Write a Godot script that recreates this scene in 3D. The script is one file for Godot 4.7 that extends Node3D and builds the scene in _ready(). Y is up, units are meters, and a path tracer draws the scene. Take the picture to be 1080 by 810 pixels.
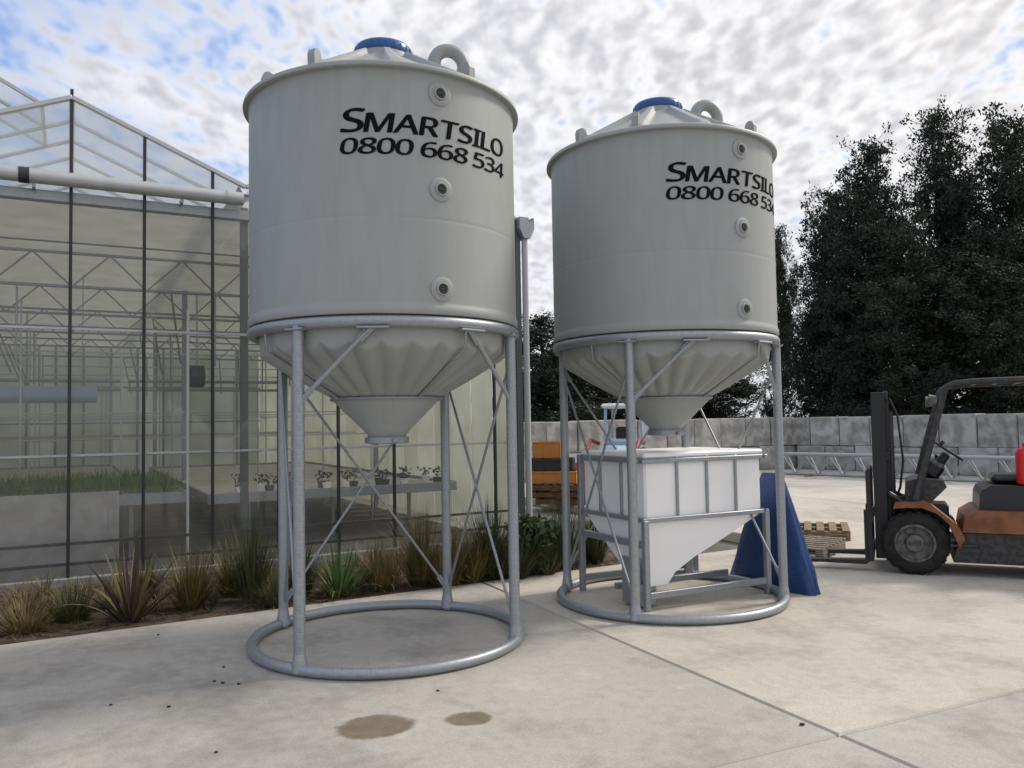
extends Node3D
# Two plastic silos on galvanised frames in a nursery yard, glasshouse behind, forklift at the side.
# Ground coordinates: x to the right, d (depth) away from the camera; Godot z = -d. Azimuths in degrees from
# straight ahead towards the right.

class MB:
	var v := PackedVector3Array()
	var n := PackedVector3Array()
	var uv := PackedVector2Array()
	var c := PackedColorArray()
	var col = null
	func tri(a: Vector3, b: Vector3, d: Vector3, na: Vector3, nb: Vector3, nd: Vector3):
		if (b - a).cross(d - a).dot(na + nb + nd) > 0.0:
			v.append(a); v.append(d); v.append(b); n.append(na); n.append(nd); n.append(nb)
		else:
			v.append(a); v.append(b); v.append(d); n.append(na); n.append(nb); n.append(nd)
		if col != null:
			c.append(col); c.append(col); c.append(col)
	func flat(a: Vector3, b: Vector3, d: Vector3):
		var q := (b - a).cross(d - a).normalized()
		tri(a, b, d, q, q, q)
	func quad(a: Vector3, b: Vector3, d: Vector3, e: Vector3):
		var q := (d - a).cross(e - b).normalized()
		tri(a, b, d, q, q, q); tri(a, d, e, q, q, q)
	func poly_fan(pts: Array):
		for i in range(1, pts.size() - 1):
			flat(pts[0], pts[i], pts[i + 1])
	func box(ctr: Vector3, size: Vector3, ch := 0.0, bs := Basis.IDENTITY):
		var h := size * 0.5
		if ch <= 0.0:
			for ax in 3:
				var u := (ax + 1) % 3
				var w := (ax + 2) % 3
				for s in [-1.0, 1.0]:
					var q := []
					for k in [[-1.0, -1.0], [1.0, -1.0], [1.0, 1.0], [-1.0, 1.0]]:
						var p := Vector3.ZERO
						p[ax] = s * h[ax]; p[u] = k[0] * h[u]; p[w] = k[1] * h[w]
						q.append(ctr + bs * p)
					quad(q[0], q[1], q[2], q[3])
			return
		ch = min(ch, min(h.x, min(h.y, h.z)) * 0.9)
		for ax in 3:
			var u := (ax + 1) % 3
			var w := (ax + 2) % 3
			for s in [-1.0, 1.0]:
				var q := []
				for k in [[-1.0, -1.0], [1.0, -1.0], [1.0, 1.0], [-1.0, 1.0]]:
					var p := Vector3.ZERO
					p[ax] = s * h[ax]; p[u] = k[0] * (h[u] - ch); p[w] = k[1] * (h[w] - ch)
					q.append(ctr + bs * p)
				quad(q[0], q[1], q[2], q[3])
			for s in [-1.0, 1.0]:
				for t in [-1.0, 1.0]:
					var q := []
					for k in [[0, -1.0], [0, 1.0], [1, 1.0], [1, -1.0]]:
						var p := Vector3.ZERO
						p[ax] = k[1] * (h[ax] - ch)
						p[u] = s * (h[u] - (ch if k[0] == 1 else 0.0))
						p[w] = t * (h[w] - (0.0 if k[0] == 1 else ch))
						q.append(ctr + bs * p)
					quad(q[0], q[1], q[2], q[3])
		for a in [-1.0, 1.0]:
			for b in [-1.0, 1.0]:
				for e in [-1.0, 1.0]:
					var p0 := Vector3(a * h.x, b * (h.y - ch), e * (h.z - ch))
					var p1 := Vector3(a * (h.x - ch), b * h.y, e * (h.z - ch))
					var p2 := Vector3(a * (h.x - ch), b * (h.y - ch), e * h.z)
					flat(ctr + bs * p0, ctr + bs * p1, ctr + bs * p2)
	func bar(a: Vector3, b: Vector3, w: float, t: float, ch := 0.0, up := Vector3.UP):
		# rectangular bar from a to b, width w across, t along up
		var z := (b - a).normalized()
		if absf(z.dot(up)) > 0.95: up = Vector3.FORWARD if absf(z.z) < 0.9 else Vector3.RIGHT
		var x := up.cross(z).normalized()
		var y := z.cross(x)
		box((a + b) * 0.5, Vector3(w, t, (b - a).length()), ch, Basis(x, y, z))
	func tube(a: Vector3, b: Vector3, r: float, r2 := -1.0, seg := 14, caps := true):
		if r2 < 0.0: r2 = r
		var z := (b - a).normalized()
		var x := z.cross(Vector3.UP if absf(z.y) < 0.9 else Vector3.RIGHT).normalized()
		var y := z.cross(x)
		for i in seg:
			var t0 := TAU * i / seg
			var t1 := TAU * (i + 1) / seg
			var d0 := x * cos(t0) + y * sin(t0)
			var d1 := x * cos(t1) + y * sin(t1)
			tri(a + d0 * r, a + d1 * r, b + d1 * r2, d0, d1, d1)
			tri(a + d0 * r, b + d1 * r2, b + d0 * r2, d0, d1, d0)
			if caps:
				tri(a, a + d0 * r, a + d1 * r, -z, -z, -z)
				tri(b, b + d0 * r2, b + d1 * r2, z, z, z)
	func path(pts: Array, r: float, seg := 10, closed := false):
		# round tube swept along points
		var m := pts.size()
		var rings := []
		var up := Vector3.UP
		for i in m:
			var p: Vector3 = pts[i]
			var prev: Vector3 = pts[(i - 1 + m) % m] if (closed or i > 0) else p
			var nxt: Vector3 = pts[(i + 1) % m] if (closed or i < m - 1) else p
			var z := (nxt - prev).normalized()
			if absf(z.dot(up)) > 0.97: up = Vector3.RIGHT
			var x := up.cross(z).normalized()
			var y := z.cross(x)
			if not closed: up = y
			var ring := []
			for k in seg:
				var t := TAU * k / seg
				ring.append([p + (x * cos(t) + y * sin(t)) * r, x * cos(t) + y * sin(t)])
			rings.append(ring)
		for i in (m if closed else m - 1):
			var A = rings[i]
			var B = rings[(i + 1) % m]
			for k in seg:
				var k1 := (k + 1) % seg
				tri(A[k][0], A[k1][0], B[k1][0], A[k][1], A[k1][1], B[k1][1])
				tri(A[k][0], B[k1][0], B[k][0], A[k][1], B[k1][1], B[k][1])
		if not closed:
			for e in [0, m - 1]:
				for k in seg:
					flat(pts[e], rings[e][k][0], rings[e][(k + 1) % seg][0])
	func lathe(prof: Array, seg := 48, o := Vector3.ZERO, bs := Basis.IDENTITY, cosmin := 0.72):
		var m := prof.size()
		var sn := []
		for i in m - 1:
			var e: Vector2 = prof[i + 1] - prof[i]
			sn.append(Vector2(e.y, -e.x).normalized())
		for i in m - 1:
			var n0: Vector2 = sn[i]
			var n1: Vector2 = sn[i]
			if i > 0 and n0.dot(sn[i - 1]) > cosmin: n0 = (n0 + sn[i - 1]).normalized()
			if i < m - 2 and n1.dot(sn[i + 1]) > cosmin: n1 = (n1 + sn[i + 1]).normalized()
			var p0: Vector2 = prof[i]
			var p1: Vector2 = prof[i + 1]
			for k in seg:
				var t0 := TAU * k / seg
				var t1 := TAU * (k + 1) / seg
				var c0 := Vector3(sin(t0), 0, -cos(t0))
				var c1 := Vector3(sin(t1), 0, -cos(t1))
				var a := o + bs * (c0 * p0.x + Vector3.UP * p0.y)
				var b := o + bs * (c1 * p0.x + Vector3.UP * p0.y)
				var d := o + bs * (c1 * p1.x + Vector3.UP * p1.y)
				var e := o + bs * (c0 * p1.x + Vector3.UP * p1.y)
				var na := bs * (c0 * n0.x + Vector3.UP * n0.y)
				var nb := bs * (c1 * n0.x + Vector3.UP * n0.y)
				var nd := bs * (c1 * n1.x + Vector3.UP * n1.y)
				var ne := bs * (c0 * n1.x + Vector3.UP * n1.y)
				if p0.x > 1e-5: tri(a, b, d, na, nb, nd)
				if p1.x > 1e-5: tri(a, d, e, na, nd, ne)
	func grid(P: Array, wrap := false):
		# P[i][j] points; smooth normals
		var ni := P.size()
		var nj: int = P[0].size()
		var N := []
		for i in ni:
			var row := []
			for j in nj:
				var jp := (j + 1) % nj if wrap else mini(j + 1, nj - 1)
				var jm := (j - 1 + nj) % nj if wrap else maxi(j - 1, 0)
				var du: Vector3 = P[mini(i + 1, ni - 1)][j] - P[maxi(i - 1, 0)][j]
				var dv: Vector3 = P[i][jp] - P[i][jm]
				row.append(du.cross(dv).normalized())
			N.append(row)
		for i in ni - 1:
			for j in (nj if wrap else nj - 1):
				var k := (j + 1) % nj
				tri(P[i][j], P[i][k], P[i + 1][k], N[i][j], N[i][k], N[i + 1][k])
				tri(P[i][j], P[i + 1][k], P[i + 1][j], N[i][j], N[i + 1][k], N[i + 1][j])
	func prism(pts: Array, a: Vector3, bx: Vector3, by: Vector3, ext: Vector3):
		# outline pts (Vector2, convex or star-shaped about its middle) in the plane a + bx*x + by*y, pushed along ext
		var mid := Vector2.ZERO
		for p in pts: mid += p
		mid /= pts.size()
		var idx := Geometry2D.triangulate_polygon(PackedVector2Array(pts))
		var f := func(p: Vector2, e: Vector3) -> Vector3: return a + bx * p.x + by * p.y + e
		for side in [Vector3.ZERO, ext]:
			for i in range(0, idx.size(), 3):
				flat(f.call(pts[idx[i]], side), f.call(pts[idx[i + 1]], side), f.call(pts[idx[i + 2]], side))
		for i in pts.size():
			var p: Vector2 = pts[i]
			var q: Vector2 = pts[(i + 1) % pts.size()]
			quad(f.call(p, Vector3.ZERO), f.call(q, Vector3.ZERO), f.call(q, ext), f.call(p, ext))
	func mesh() -> ArrayMesh:
		var A := []
		A.resize(Mesh.ARRAY_MAX)
		A[Mesh.ARRAY_VERTEX] = v
		A[Mesh.ARRAY_NORMAL] = n
		if uv.size() == v.size(): A[Mesh.ARRAY_TEX_UV] = uv
		if c.size() == v.size(): A[Mesh.ARRAY_COLOR] = c
		var m := ArrayMesh.new()
		m.add_surface_from_arrays(Mesh.PRIMITIVE_TRIANGLES, A)
		return m

var rng := RandomNumberGenerator.new()
var used := {}
var M := {}
var T := {}

func numbered(called: String) -> String:
	if not used.has(called):
		used[called] = 0
		return called
	used[called] += 1
	return "%s_%03d" % [called, used[called]]

func tag(o: Node, label: String, category: String, group := ""):
	o.set_meta("label", label)
	o.set_meta("category", category)
	if group != "": o.set_meta("group", group)

func thing(called: String, label: String, category: String, at := Vector3.ZERO, az := 0.0, group := "") -> Node3D:
	var o := Node3D.new()
	o.name = numbered(called)
	add_child(o)
	o.position = at
	o.rotation.y = -deg_to_rad(az)
	tag(o, label, category, group)
	return o

func put(called: String, mesh: Mesh, m: Material, parent: Node, at := Vector3.ZERO, turn := Vector3.ZERO) -> MeshInstance3D:
	var o := MeshInstance3D.new()
	o.name = numbered(called) if parent == self else called
	o.mesh = mesh
	o.material_override = m
	parent.add_child(o, true)
	o.position = at
	o.rotation = turn
	return o

func part(called: String, mb: MB, m: Material, parent: Node) -> MeshInstance3D:
	return put(called, mb.mesh(), m, parent)

func structure(called: String, mesh: Mesh, m: Material, parent: Node = self) -> MeshInstance3D:
	var o := put(called, mesh, m, parent)
	if parent == self: o.set_meta("kind", "structure")
	return o

func G(x: float, d: float, y := 0.0) -> Vector3: return Vector3(x, y, -d)
func pol(az: float, r: float, y: float) -> Vector3: return Vector3(r * sin(deg_to_rad(az)), y, -r * cos(deg_to_rad(az)))
func lin(r: float, g: float, b: float) -> Color: return Color(r, g, b).linear_to_srgb()

# ---------------------------------------------------------------- textures and materials
func noise_img(seed_: int, freq: float, size: int, octaves := 4, kind := FastNoiseLite.TYPE_SIMPLEX_SMOOTH) -> Image:
	var f := FastNoiseLite.new()
	f.seed = seed_; f.noise_type = kind; f.frequency = freq
	f.fractal_octaves = octaves
	if kind == FastNoiseLite.TYPE_CELLULAR:
		f.cellular_return_type = FastNoiseLite.RETURN_CELL_VALUE
		f.fractal_type = FastNoiseLite.FRACTAL_NONE
	return f.get_seamless_image(size, size)

func ramp_tex(img: Image, lo: Color, hi: Color, a := 0.0, b := 1.0) -> ImageTexture:
	var src := img.get_data()
	var w := img.get_width()
	var out := PackedByteArray()
	out.resize(w * w * 3)
	for i in w * w:
		var t := clampf((src[i] / 255.0 - a) / (b - a), 0.0, 1.0)
		var cc := lo.lerp(hi, t)
		out[i * 3] = int(cc.r * 255.0); out[i * 3 + 1] = int(cc.g * 255.0); out[i * 3 + 2] = int(cc.b * 255.0)
	return ImageTexture.create_from_image(Image.create_from_data(w, w, false, Image.FORMAT_RGB8, out))

func normal_tex(img: Image, strength: float) -> ImageTexture:
	var k := img.duplicate()
	k.convert(Image.FORMAT_RGBA8)
	k.bump_map_to_normal_map(strength)
	return ImageTexture.create_from_image(k)

func mat(called: String, r: float, g: float, b: float, rough: float, metal := 0.0, tex = null, scale := 1.0, ntex = null, nscale := 0.5) -> StandardMaterial3D:
	var m := StandardMaterial3D.new()
	m.resource_name = called
	m.albedo_color = lin(r, g, b)
	m.roughness = rough
	m.metallic = metal
	if tex != null: m.albedo_texture = tex
	if ntex != null:
		m.normal_enabled = true
		m.normal_texture = ntex
		m.normal_scale = nscale
	if tex != null or ntex != null:
		m.uv1_triplanar = true
		m.uv1_scale = Vector3.ONE * scale
	M[called] = m
	return m

func glass(called: String, r: float, g: float, b: float, alpha: float, rough := 0.05) -> StandardMaterial3D:
	var m := mat(called, r, g, b, rough)
	m.albedo_color.a = alpha
	m.transparency = BaseMaterial3D.TRANSPARENCY_ALPHA
	return m

func make_materials():
	var fine := noise_img(3, 0.03, 256, 4)
	var coarse := noise_img(9, 0.012, 256, 5)
	var blot := noise_img(21, 0.02, 256, 3)
	var cells := noise_img(5, 0.06, 256, 1, FastNoiseLite.TYPE_CELLULAR)
	T.fine = ramp_tex(fine, Color(0.86, 0.86, 0.86), Color(1, 1, 1), 0.25, 0.75)
	T.dirt = ramp_tex(coarse, Color(0.62, 0.6, 0.57), Color(1, 1, 1), 0.3, 0.6)
	T.soft = ramp_tex(blot, Color(0.93, 0.925, 0.91), Color(1, 1, 1), 0.3, 0.7)
	T.spangle = ramp_tex(cells, Color(0.88, 0.885, 0.89), Color(1, 1, 1), 0.0, 1.0)
	T.grime = ramp_tex(coarse, Color(0.62, 0.6, 0.57), Color(1, 1, 1), 0.2, 0.7)
	T.faint = ramp_tex(blot, Color(0.965, 0.962, 0.955), Color(1, 1, 1), 0.25, 0.75)
	T.streak = ramp_tex(coarse, Color(0.978, 0.976, 0.968), Color(1, 1, 1), 0.25, 0.65)
	T.mottle = ramp_tex(coarse, Color(0.80, 0.79, 0.77), Color(1, 1, 1), 0.2, 0.7)
	T.nfine = normal_tex(fine, 3.0)
	T.ncoarse = normal_tex(coarse, 3.0)
	T.nblot = normal_tex(blot, 1.5)
	var wood := FastNoiseLite.new()
	wood.seed = 4; wood.frequency = 0.02; wood.fractal_octaves = 4
	var wi := Image.create(256, 256, false, Image.FORMAT_L8)
	for y in 256:
		for x in 256:
			var g := wood.get_noise_2d(x * 0.5, y * 9.0) * 0.5 + 0.5
			wi.set_pixel(x, y, Color(g, g, g))
	T.wood = ramp_tex(wi, Color(0.6, 0.56, 0.5), Color(1, 1, 1), 0.3, 0.7)
	mat("tank_plastic", 0.322, 0.342, 0.338, 0.5, 0.0, T.streak, 1.0, T.nblot, 0.08).uv1_scale = Vector3(2.2, 0.4, 2.2)
	mat("recess_dark", 0.06, 0.06, 0.06, 0.6)
	mat("lid_blue", 0.018, 0.085, 0.28, 0.35)
	mat("ink", 0.008, 0.008, 0.012, 0.9).metallic_specular = 0.2
	mat("galv", 0.38, 0.405, 0.43, 0.45, 0.6, T.spangle, 8.0)
	mat("bin_plastic", 0.89, 0.89, 0.89, 0.42)
	mat("tarp_blue", 0.012, 0.055, 0.20, 0.5, 0.0, T.fine, 2.0, T.nfine, 0.3)
	mat("pallet_wood", 0.34, 0.26, 0.175, 0.85, 0.0, T.wood, 1.3)
	mat("pallet_grey", 0.30, 0.27, 0.23, 0.85, 0.0, T.wood, 1.3)
	mat("pallet_brown", 0.16, 0.095, 0.05, 0.85, 0.0, T.wood, 1.3)
	mat("crate_orange", 0.45, 0.18, 0.04, 0.6, 0.0, T.faint, 1.0)
	mat("crate_black", 0.015, 0.016, 0.02, 0.6)
	mat("cardboard", 0.50, 0.44, 0.36, 0.9)
	mat("block_a", 0.42, 0.42, 0.41, 0.9, 0.0, T.mottle, 0.5, T.nfine, 0.5)
	mat("block_b", 0.37, 0.37, 0.36, 0.9, 0.0, T.mottle, 0.7, T.nfine, 0.5)
	mat("block_c", 0.47, 0.465, 0.45, 0.9, 0.0, T.mottle, 0.4, T.nfine, 0.5)
	mat("lift_orange", 0.24, 0.085, 0.028, 0.5, 0.0, T.mottle, 1.2)
	mat("lift_black", 0.012, 0.013, 0.016, 0.5)
	mat("lift_grey", 0.04, 0.042, 0.045, 0.5, 0.0, T.grime, 4.0)
	mat("rubber", 0.020, 0.019, 0.018, 0.85, 0.0, T.dirt, 2.0, T.nfine, 0.4)
	mat("rim_grey", 0.15, 0.145, 0.14, 0.6, 0.0, T.grime, 3.0)
	mat("seat_vinyl", 0.012, 0.014, 0.02, 0.4)
	mat("red_plastic", 0.62, 0.02, 0.02, 0.4)
	mat("red_paint", 0.28, 0.03, 0.03, 0.5)
	mat("steel_dark", 0.05, 0.05, 0.052, 0.4, 0.6)
	mat("cab_blue", 0.30, 0.42, 0.55, 0.4)
	mat("cab_white", 0.7, 0.72, 0.74, 0.4)
	mat("frame_dark", 0.022, 0.026, 0.028, 0.5)
	mat("frame_green", 0.06, 0.085, 0.078, 0.5)
	mat("frame_alu", 0.5, 0.52, 0.53, 0.45, 0.5)
	mat("pipe_white", 0.50, 0.52, 0.53, 0.42, 0.4, T.faint, 0.8)
	mat("pvc_grey", 0.42, 0.43, 0.43, 0.5)
	glass("wall_glass", 0.55, 0.56, 0.53, 0.11, 0.03)
	glass("gable_glass", 0.62, 0.67, 0.66, 0.26, 0.05)
	glass("roof_glass", 0.55, 0.62, 0.62, 0.24, 0.10)
	var sc := mat("screen_cloth", 0.78, 0.785, 0.765, 0.9, 0.0, T.faint, 0.3)
	sc.backlight_enabled = true
	sc.backlight = Color(1.0, 1.0, 0.98)
	for q in [["curtain_a", 0.75, 0.77, 0.73], ["curtain_b", 0.68, 0.71, 0.65], ["curtain_c", 0.80, 0.82, 0.80]]:
		var cm := mat(q[0], q[1], q[2], q[3], 0.9, 0.0, T.faint, 0.2)
		cm.backlight_enabled = true
		cm.backlight = Color(1.0, 1.0, 0.97)
	mat("board_grey", 0.34, 0.34, 0.335, 0.7, 0.0, T.soft, 0.8)
	mat("bench_top", 0.60, 0.58, 0.52, 0.8, 0.0, T.soft, 0.3)
	mat("tray_dark", 0.04, 0.045, 0.045, 0.7)
	mat("soil", 0.10, 0.072, 0.048, 1.0, 0.0, T.dirt, 1.5, T.nfine, 1.0)
	mat("house_floor", 0.27, 0.25, 0.22, 0.95, 0.0, T.soft, 0.3)
	mat("stone_dark", 0.03, 0.026, 0.022, 0.9)
	mat("bark", 0.06, 0.05, 0.042, 0.95, 0.0, T.dirt, 2.0)
	for q in [["leaf", 0.8], ["blade", 0.6]]:
		var lm := StandardMaterial3D.new()
		lm.resource_name = q[0]
		lm.vertex_color_use_as_albedo = true
		lm.roughness = q[1]
		lm.backlight_enabled = true
		lm.backlight = Color(0.35, 0.4, 0.25)
		M[q[0]] = lm

# ---------------------------------------------------------------- sky
const SUN_AZ := 66.0
const SUN_EL := 42.0

func make_sky() -> ImageTexture:
	var w := 2560
	var h := 1280
	var img := Image.create(w, h, false, Image.FORMAT_RGB8)
	var a := FastNoiseLite.new(); a.seed = 11; a.frequency = 1.0; a.fractal_octaves = 4; a.fractal_gain = 0.5; a.noise_type = FastNoiseLite.TYPE_SIMPLEX_SMOOTH
	var b := FastNoiseLite.new(); b.seed = 31; b.frequency = 1.0; b.fractal_octaves = 3; b.noise_type = FastNoiseLite.TYPE_SIMPLEX_SMOOTH
	var sun := Vector3(sin(deg_to_rad(SUN_AZ)) * cos(deg_to_rad(SUN_EL)), sin(deg_to_rad(SUN_EL)), -cos(deg_to_rad(SUN_AZ)) * cos(deg_to_rad(SUN_EL)))
	var data := PackedByteArray()
	data.resize(w * h * 3)
	var hb := h / 2 + 2
	for y in hb:
		var el := PI * (0.5 - (y + 0.5) / h)
		var ce := cos(el)
		var se := maxf(sin(el), 0.0)
		for x in w:
			var az := TAU * (x + 0.5) / w
			var dx := sin(az) * ce
			var dz := -cos(az) * ce
			var k := 1.0 / (se + 0.10)
			var px := dx * k
			var pz := dz * k
			# blue of the clear air
			var up := pow(1.0 - se, 4.0)
			var br := lerpf(0.42, 0.70, up)
			var bg := lerpf(0.545, 0.775, up)
			var bb := lerpf(0.78, 0.86, up)
			var big := b.get_noise_2d(px * 0.55 + 3.0, pz * 0.55)
			var wx := b.get_noise_2d(px * 2.2, pz * 2.2 + 9.0) * 0.03
			var puff := a.get_noise_3d((px + wx) * 14.0, (pz - wx) * 9.0, 0.0)
			var lay := b.get_noise_2d(px * 1.5 + 7.0, pz * 1.5 + 31.0)
			# the sheet of cloud thins out towards the left of the view
			var side := smoothstep(-0.60, 0.15, dx)
			var cover := lerpf(0.06, 0.66, side) + big * 0.24
			var dens := smoothstep(-0.45, 0.50, puff * lerpf(0.45, 0.85, side) + lay * 0.45 + cover)
			var core := smoothstep(-0.35, 1.0, puff * 1.15 + lay * 0.30 + cover * 0.3)
			var s := maxf(dx * sun.x + se * sun.y + dz * sun.z, 0.0)
			var glow := pow(s, 5.0)
			var cr := lerpf(0.88, 0.70, core) + glow * 0.10
			var cg := lerpf(0.88, 0.705, core) + glow * 0.075
			var cb := lerpf(0.895, 0.735, core) + glow * 0.02
			var i := (y * w + x) * 3
			data[i] = int(clampf(lerpf(br, cr, dens) * 0.955, 0, 1) * 255.0)
			data[i + 1] = int(clampf(lerpf(bg, cg, dens) * 0.955, 0, 1) * 255.0)
			data[i + 2] = int(clampf(lerpf(bb, cb, dens) * 0.955, 0, 1) * 255.0)
	for y in range(hb, h):
		for x in w:
			var i := (y * w + x) * 3
			data[i] = 150; data[i + 1] = 145; data[i + 2] = 138
	return ImageTexture.create_from_image(Image.create_from_data(w, h, false, Image.FORMAT_RGB8, data))

# ---------------------------------------------------------------- silo
const TANK_R := 1.055
const POSTS := [22.0, 104.0, 207.0, 293.0]

func curved_text(txt: String, cap: float, stretch: float, az0: float, y0: float, arc: float, small := 1.0) -> MB:
	# lettering laid round the tank; az0 is the left edge, arc the whole angle it covers
	var mb := MB.new()
	var f := SystemFont.new()
	f.font_names = PackedStringArray(["Droid Sans"])
	f.font_weight = 400
	var pieces := []
	var x := 0.0
	for i in txt.length():
		var ch := txt.substr(i, 1)
		if ch == " ":
			x += cap * 0.42
			continue
		var tm := TextMesh.new()
		tm.font = f
		tm.text = ch
		tm.font_size = 64
		tm.pixel_size = 0.01
		tm.depth = 0.0
		tm.curve_step = 1.0
		var A := tm.get_mesh_arrays() if tm.has_method("get_mesh_arrays") else tm.surface_get_arrays(0)
		var vs: PackedVector3Array = A[Mesh.ARRAY_VERTEX]
		var ix = A[Mesh.ARRAY_INDEX]
		var lo := Vector2(1e9, 1e9)
		var hi := Vector2(-1e9, -1e9)
		for p in vs:
			lo = lo.min(Vector2(p.x, p.y)); hi = hi.max(Vector2(p.x, p.y))
		var target := cap * (1.0 if i == 0 or small == 1.0 else small)
		var sc := target / (hi.y - lo.y)
		pieces.append([vs, ix, lo, sc, x])
		x += (hi.x - lo.x) * sc * stretch + cap * 0.075
	var total := x
	for pc in pieces:
		var vs: PackedVector3Array = pc[0]
		var ix = pc[1]
		# three passes a few millimetres apart give the strokes their weight
		for pass_ in 3:
			var q := PackedVector3Array()
			for p in vs:
				var yy: float = (p.y - pc[2].y) * pc[3] + (pass_ - 1) * cap * 0.012
				var xx: float = pc[4] + (p.x - pc[2].x) * pc[3] * stretch + yy * 0.16 + (pass_ - 1) * cap * 0.032
				q.append(pol(az0 - arc * xx / total, TANK_R + 0.003 + pass_ * 0.0012, y0 + yy))
			var cnt: int = ix.size() if ix != null and ix.size() > 0 else q.size()
			for i in range(0, cnt, 3):
				var i0: int = ix[i] if ix != null and ix.size() > 0 else i
				var i1: int = ix[i + 1] if ix != null and ix.size() > 0 else i + 1
				var i2: int = ix[i + 2] if ix != null and ix.size() > 0 else i + 2
				var na := Vector3(q[i0].x, 0, q[i0].z).normalized()
				mb.tri(q[i0], q[i1], q[i2], na, na, na)
	return mb

func port_basis(az: float) -> Basis:
	var out := pol(az, 1.0, 0.0)
	var x := Vector3.UP.cross(out).normalized()
	return Basis(x, out, x.cross(out))

func make_silo(label: String, at: Vector3) -> Node3D:
	var s := thing("silo", label, "silo", at, 0.0, "plastic silos on galvanised ring frames")
	# tank with moulded seam lines
	var t := MB.new()
	t.lathe([Vector2(1.00, 2.455), Vector2(1.058, 2.462), Vector2(1.066, 2.475), Vector2(1.066, 2.515), Vector2(1.056, 2.53), Vector2(1.055, 2.55), Vector2(1.055, 2.60), Vector2(1.055, 3.10), Vector2(1.055, 3.12), Vector2(1.0540, 3.126), Vector2(1.0540, 3.134), Vector2(1.055, 3.14), Vector2(1.055, 3.16), Vector2(1.055, 4.08), Vector2(1.055, 4.13), Vector2(1.062, 4.172)], 120)
	part("tank", t, M.tank_plastic, s)
	t = MB.new()
	t.lathe([Vector2(1.060, 4.170), Vector2(1.092, 4.168), Vector2(1.100, 4.174), Vector2(1.101, 4.188), Vector2(1.096, 4.204), Vector2(1.078, 4.214), Vector2(1.04, 4.222), Vector2(1.0, 4.232)], 120)
	part("rim", t, M.tank_plastic, s)
	# roof: a cone with ten raised radial ribs
	var roof := MB.new()
	var P := []
	var prof := [Vector2(1.005, 4.226), Vector2(0.93, 4.25), Vector2(0.86, 4.285), Vector2(0.62, 4.425), Vector2(0.40, 4.555), Vector2(0.30, 4.615), Vector2(0.265, 4.635)]
	for i in prof.size():
		var row := []
		for k in 240:
			var az := 360.0 * k / 240.0
			var u := fposmod(az - 202.0 + 18.0, 36.0) - 18.0
			var wid := lerpf(4.5, 9.0, float(i) / 6.0)
			var lift := 0.055 * (1.0 - smoothstep(wid * 0.55, wid, absf(u)))
			if i == 0 or i == 6: lift *= 0.1
			row.append(pol(az, prof[i].x, prof[i].y + lift))
		P.append(row)
	roof.grid(P, true)
	part("roof", roof, M.tank_plastic, s)
	var nk := MB.new()
	nk.lathe([Vector2(0.27, 4.62), Vector2(0.25, 4.645), Vector2(0.225, 4.715)], 40)
	part("neck", nk, M.tank_plastic, s)
	var lid := MB.new()
	lid.lathe([Vector2(0.21, 4.70), Vector2(0.232, 4.703), Vector2(0.236, 4.712), Vector2(0.234, 4.765), Vector2(0.22, 4.785), Vector2(0.15, 4.80), Vector2(0.0, 4.805)], 48)
	for k in 24:
		lid.bar(pol(k * 15.0, 0.236, 4.715), pol(k * 15.0, 0.236, 4.758), 0.010, 0.004)
	part("lid", lid, M.lid_blue, s)
	for az in [202.0, 238.0, 130.0, 94.0, 310.0, 346.0, 22.0]:
		var lg := MB.new()
		var o := pol(az, 0.90, 4.24)
		var rad := pol(az, 1.0, 0.0)
		var tan := Vector3.UP.cross(rad)
		var out := [Vector2(-0.17, 0.06), Vector2(0.085, -0.03), Vector2(0.09, 0.10), Vector2(0.075, 0.135), Vector2(0.045, 0.145), Vector2(0.015, 0.13), Vector2(0.0, 0.09)]
		lg.prism(out, o - tan * 0.03, rad, Vector3.UP, tan * 0.06)
		part("lifting_lug", lg, M.tank_plastic, s)
	# arch handle on the roof
	var ar := MB.new()
	var pts := []
	var c0 := pol(70.0, 0.56, 0.0)
	var rd := pol(70.0, 1.0, 0.0)
	for k in 15:
		var th := PI * (-0.12 + 1.24 * k / 14.0)
		pts.append(c0 + rd * cos(th) * 0.13 + Vector3.UP * (4.725 + sin(th) * 0.13))
	pts.push_front(pts[0] + Vector3.DOWN * 0.22)
	pts.append(pts[pts.size() - 1] + Vector3.DOWN * 0.10)
	ar.path(pts, 0.056, 14)
	part("arch_handle", ar, M.tank_plastic, s)
	# inspection ports
	for y in [2.64, 3.345, 4.03]:
		var bs := port_basis(149.5)
		var o := pol(149.5, TANK_R - 0.006, y)
		var pm := MB.new()
		pm.lathe([Vector2(0.088, 0.0), Vector2(0.086, 0.012), Vector2(0.078, 0.016), Vector2(0.05, 0.016), Vector2(0.046, 0.03), Vector2(0.038, 0.032), Vector2(0.036, 0.008)], 28, o, bs)
		var pn := part("inspection_port", pm, M.tank_plastic, s)
		var pl := MB.new()
		pl.lathe([Vector2(0.0365, 0.008), Vector2(0.034, 0.012), Vector2(0.0, 0.012)], 20, o, bs)
		pl.box(o + bs * Vector3(0, 0.018, 0), Vector3(0.03, 0.012, 0.012), 0.0, bs)
		part("plug", pl, M.recess_dark, pn)
	# lettering
	part("lettering", curved_text("SMARTSILO", 0.165, 1.45, 187.5, 3.715, 74.0, 0.80), M.ink, s).set_meta("label", "black silo name lettering with a larger first letter")
	part("lettering", curved_text("0800 668 534", 0.112, 1.6, 188.0, 3.562, 75.0), M.ink, s).set_meta("label", "black phone number lettering")
	# hopper cone: fluted below a plain band, scalloped where the two meet
	var cone := MB.new()
	P = []
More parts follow.
